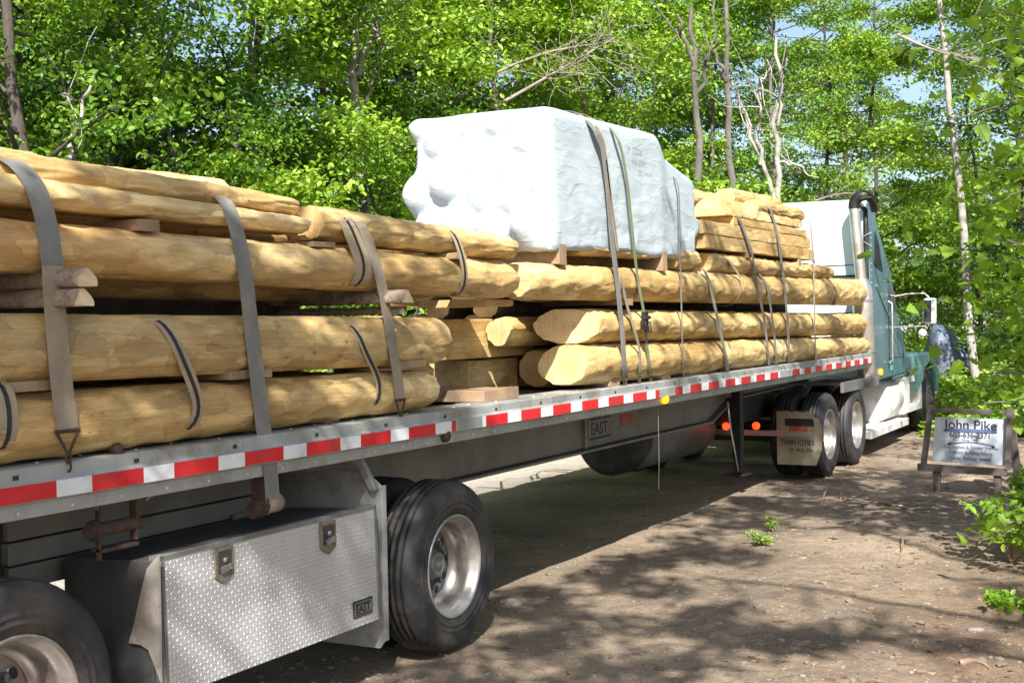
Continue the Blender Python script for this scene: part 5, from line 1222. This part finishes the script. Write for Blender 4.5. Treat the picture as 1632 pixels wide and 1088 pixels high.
shade_tree((3.4, -5.0, 0), 11, 'roadside tree shading the rear of the trailer, behind the viewpoint', [sh(-3.9, 2.8, 2.1, 9, .7, .9, 1500), sh(-3.9, 4.5, 2.2, 9, .6, .9, 1300), sh(-3.9, 6.0, 2.1, 9.5, .6, .6, 560), sh(-3.9, 4.4, .7, 11, .7, 1.1, 1000), sh(-3.9, 6.6, .6, 11, .7, .8, 900), sh(-2.9, 6.8, 0, 12, .8, .9, 1000), sh(-4.4, 3.0, 1.2, 10, .5, .8, 700)], 1)
shade_tree((6.0, .5, 0), 12, 'roadside tree shading the lane, to the right of the viewpoint', [sh(-3.9, 9.2, 0, 12, .5, 1.2, 1100), sh(-3.7, 12.6, 0, 12.5, .7, 1.9, 2300), sh(-3.4, 15.2, 0, 12.5, .7, 1.2, 1100), sh(-4.2, 14.6, .5, 11, .5, .4, 500), sh(-2.4, 7.6, 0, 12, .9, .5, 420), sh(-1.4, 7.4, 0, 12.5, .7, .5, 380), sh(-.8, 9.6, 0, 12, .7, 1.2, 620), sh(-1.9, 11.4, 0, 12, .9, .5, 250), sh(-3.9, 10.5, 2, 10, .3, 1.6, 420), sh(-3.9, 14, 2, 11, .3, 1.8, 420)], 2)
shade_tree((6.5, 6.0, 0), 12, 'roadside tree shading the far part of the lane, right of the viewpoint', [sh(-1.4, 12.5, .2, 12, .7, 1.0, 500), sh(-2.2, 14.8, 0, 12, 1.0, 1.2, 800), sh(-.2, 14.8, .5, 12, 1.0, 1.2, 400), sh(-3.2, 17.5, 0, 13, .9, 1.4, 420)], 3)

# overhanging maple at the right edge, with big lobed leaves
def near_maple():
    rr = np.random.default_rng(44); loc = np.array([1.6, 10.2, .2]); t = thing('maple_tree', tuple(loc), 'roadside maple at the right edge with bright lobed leaves hanging into view', 'tree'); m = MB()
    m.tube([loc+[0,0,-.4], loc+[-.05,.1,2.5], loc+[.1,.0,5.5], loc+[0,.2,8]], np.array([.16,.13,.10,.05]), 12); pos, P2 = [], []
    limbs = [((1655, 660), (1568, 642), 9.5, 60, .13), ((1660, 600), (1580, 600), 9.8, 110, .2), ((1665, 520), (1585, 500), 10, 120, .25), ((1660, 420), (1600, 380), 9.3, 110, .25), ((1690, 280), (1590, 170), 8.6, 130, .25), ((1680, 60), (1590, 20), 10.5, 260, .45), ((1660, 820), (1600, 840), 9.5, 60, .2), ((1690, 300), (1630, 300), 9.5, 200, .4), ((1690, 160), (1610, 90), 9.8, 420, .5), ((1720, 350), (1620, 340), 10.5, 380, .5), ((1720, 420), (1640, 460), 10.2, 320, .5), ((1700, 450), (1640, 440), 10.5, 260, .45), ((1700, 570), (1640, 560), 10.5, 260, .4), ((1700, 610), (1640, 600), 11, 120, .25)]
    for (a, b, dist, n, sp) in limbs:
        e = ray(*b); e = e/np.linalg.norm(e[:2])*dist+CP; s = ray(*a); s = s/np.linalg.norm(s[:2])*(dist+.3)+CP; s0 = loc+[0, 0, max(1.2, s[2]-.3)]
        Q = resample([s0, s, (s+e)/2+[0,0,.08], e], .12); m.tube(Q, np.linspace(.03, .004, len(Q)), 6); k = len(Q)
        for _ in range(n):
            j = int(rr.uniform(.35, 1)**.7*(k-1)); pos.append(Q[j]+rr.normal(0, 1, 3)*[sp, sp, sp*.45])
        for _ in range(6):
            j = rr.integers(k//2, k); S, sr = limb(Q[j], rr.normal(0, 1, 3)*[1,1,.4], sp*1.3, .006, rr, 4, .4); m.tube(S, sr, 4, caps=False)
    m.build('trunk', 'bark_grey', t); V, F = leaves(np.array(pos), .105, rr, up=1.1, droop=.35, shape='maple')
    o = bpy.data.objects.new('crown', leafmesh('crown', V-loc, F, ['leaf_near'])); C.objects.link(o); o.parent = t
near_maple()
# tree hanging over the upper right
make_tree(61, H=9, R_=3.0, zlow=3.2, nl=44, spray=46, leaf=.10, lmat='leaf_mid', trunk_r=.13, loc=(.7, 17.5, .2), label='shady tree leaning over the lane at the right, behind the sign', name='broadleaf_tree', lean=(-1.2, -.5))
make_tree(62, H=8, R_=2.2, zlow=1.0, nl=40, spray=46, leaf=.10, lmat='leaf_deep', trunk_r=.11, loc=(1.6, 21.0, .3), label='dark green tree filling the right edge beyond the sign', name='broadleaf_tree')

# small plants
def plant(u, v, n, size, spread, h, label, seed, mat='leaf_near', name='weed', z=.1, leafs=.05):
    rr = np.random.default_rng(seed); p = at(2, z, u, v); p[2] = zground(p[0], p[1]); t = thing(name, tuple(p), label, 'plant', 'small plants on the bank'); m = MB(); pos = []
    for i in range(n):
        a = rr.uniform(0, 6.28); e = p+[math.cos(a)*spread*rr.uniform(.3, 1), math.sin(a)*spread*rr.uniform(.3, 1), h*rr.uniform(.5, 1)]
        m.tube([p, (p+e)/2+[0,0,h*.25], e], np.array([.004, .003, .0015]), 4, caps=False)
        for f in np.linspace(.35, 1, 7): pos += [p+(e-p)*f+rr.normal(0, size*.5, 3)+[0,0,h*.2*math.sin(f*3)] for _ in range(3)]
    m.build('stem', 'root_wood', t); V, F = leaves(np.array(pos), leafs, rr); o = bpy.data.objects.new('leaves', leafmesh('leaves', V-p, F, [mat])); C.objects.link(o); o.parent = t
plant(1215, 857, 9, .02, .16, .10, 'small ferny weed on the dirt mound in front of the truck', 1, 'grass', leafs=.035)
plant(1232, 835, 4, .02, .07, .14, 'single upright green sprig behind the ferny weed', 2, 'grass', leafs=.04)
plant(1612, 850, 26, .04, .38, .5, 'leafy bright seedling clump at the right edge of the bank', 3, leafs=.07, z=.3)
plant(1620, 925, 12, .03, .22, .16, 'low green clump at the lower right edge', 4, leafs=.06, z=.25)
plant(1655, 800, 20, .04, .35, .45, 'leafy clump at the right edge beside the sign', 5, leafs=.07, z=.3)
# roots and twigs
def root(pix, label, r, seed, z0=.06):
    rr = np.random.default_rng(seed); P = []
    for q in pix:
        p = at(2, z0, q[0], q[1]); p[2] = zground(p[0], p[1])+(q[2] if len(q) > 2 else .005); P.append(p)
    P = resample(P, .05); o = MB().tube(P, np.linspace(r, r*.4, len(P)), 7).build('tree_root', 'root_wood', origin=P[0]); tag(o, label, 'root', 'roots poking out of the bank')
root([(1308, 800), (1315, 785, .05), (1320, 778, .12)], 'short upright root stub on the crest of the mound', .012, 1)
root([(1338, 795), (1342, 780, .06), (1345, 772, .11)], 'second thin root stub right of the first', .008, 2)
root([(1330, 797), (1355, 790, .03), (1390, 775)], 'thin root lying flat beside the root stubs', .008, 3)
root([(1425, 905), (1440, 890, .05), (1438, 872, .07), (1460, 862, .02)], 'curly thin root on the slope below the sign', .007, 4)
root([(1260, 862), (1300, 866, .0), (1340, 872, -.01), (1375, 890, -.01)], 'long root running down the mound right of the weed', .009, 5)
root([(1400, 800), (1450, 820, .02), (1500, 815)], 'root crossing the dirt below the sign', .012, 6)
root([(1530, 1052), (1560, 1050, .02), (1578, 1062)], 'curled bit of bark at the lower right', .02, 8)
def stone(u, v, s, label, seed, mat='pebble', z=.0):
    rr = np.random.default_rng(seed); p = at(2, z, u, v); p[2] = zground(p[0], p[1]); bpyb = __import__('bmesh').new(); __import__('bmesh').ops.create_icosphere(bpyb, subdivisions=3, radius=1)
    ph = rr.uniform(0, 6, 3)
    for q in bpyb.verts:
        c = q.co; k = 1+.18*math.sin(3*c.x+ph[0])*math.cos(2.5*c.y+ph[1])+.08*math.sin(7*c.z+5*c.x); q.co = Vector((c.x*k*s[0], c.y*k*s[1], c.z*k*s[2]))
    me = bpy.data.meshes.new('stone'); bpyb.to_mesh(me); bpyb.free(); me.materials.append(MAT[mat])
    for f in me.polygons: f.use_smooth = True
    o = bpy.data.objects.new('stone', me); C.objects.link(o); o.location = p; tag(o, label, 'stone', 'stones on the lane')
stone(820, 960, (.07, .05, .04), 'dark clod just right of the big trailer wheel', 1)
stone(1265, 1035, (.035, .025, .012), 'flat pale stone low in the lane', 2); stone(1245, 1022, (.028, .02, .012), 'smaller flat stone beside the flat pale one', 3)
stone(1600, 940, (.13, .10, .07), 'large tan rock at the right edge of the bank', 4, 'root_wood', .2); stone(1435, 820, (.05, .04, .03), 'grey stone on the slope under the sign', 5)
stone(1555, 985, (.05, .03, .015), 'small light stone at the lower right', 6, 'pebble', .1)
# tarp covered heap behind the sign
def heap():
    c = gp(1513, 27.); c[2] = .45; t = thing('covered_heap', tuple(c), 'heap under a blue grey tarp between the truck nose and the pale trunk', 'heap'); n = 40; vs, fs = [], []
    rtv = np.array([CM[0][0], CM[1][0], 0.]); rtv /= np.linalg.norm(rtv); fw = np.array([-rtv[1], rtv[0], 0])
    for i in range(n):
        for j in range(n):
            a, b = i/(n-1)*2-1, j/(n-1)*2-1; e = max(0, 1-a**4)*max(0, 1-b**2); z = 1.02*e**.5*(1-.38*a)+.12
            z += .06*fbm(np.array([a*4+b]), np.array([b*3]), 5)[0]; vs.append(c+rtv*a*.46+fw*b*.5+[0, 0, z])
    for i in range(n-1):
        for j in range(n-1): fs.append((i*n+j, i*n+n+j, i*n+n+j+1, i*n+j+1))
    m = MB(); m.add(vs, fs, 0, True); m.build('tarp', 'tarp_blue', t); m = MB(); m.box(tuple(c+[-.36,-.3,-.5]), tuple(c+[.36,.3,.6])); m.build('stack', 'bark_dark', t, bevel=.05)
heap()
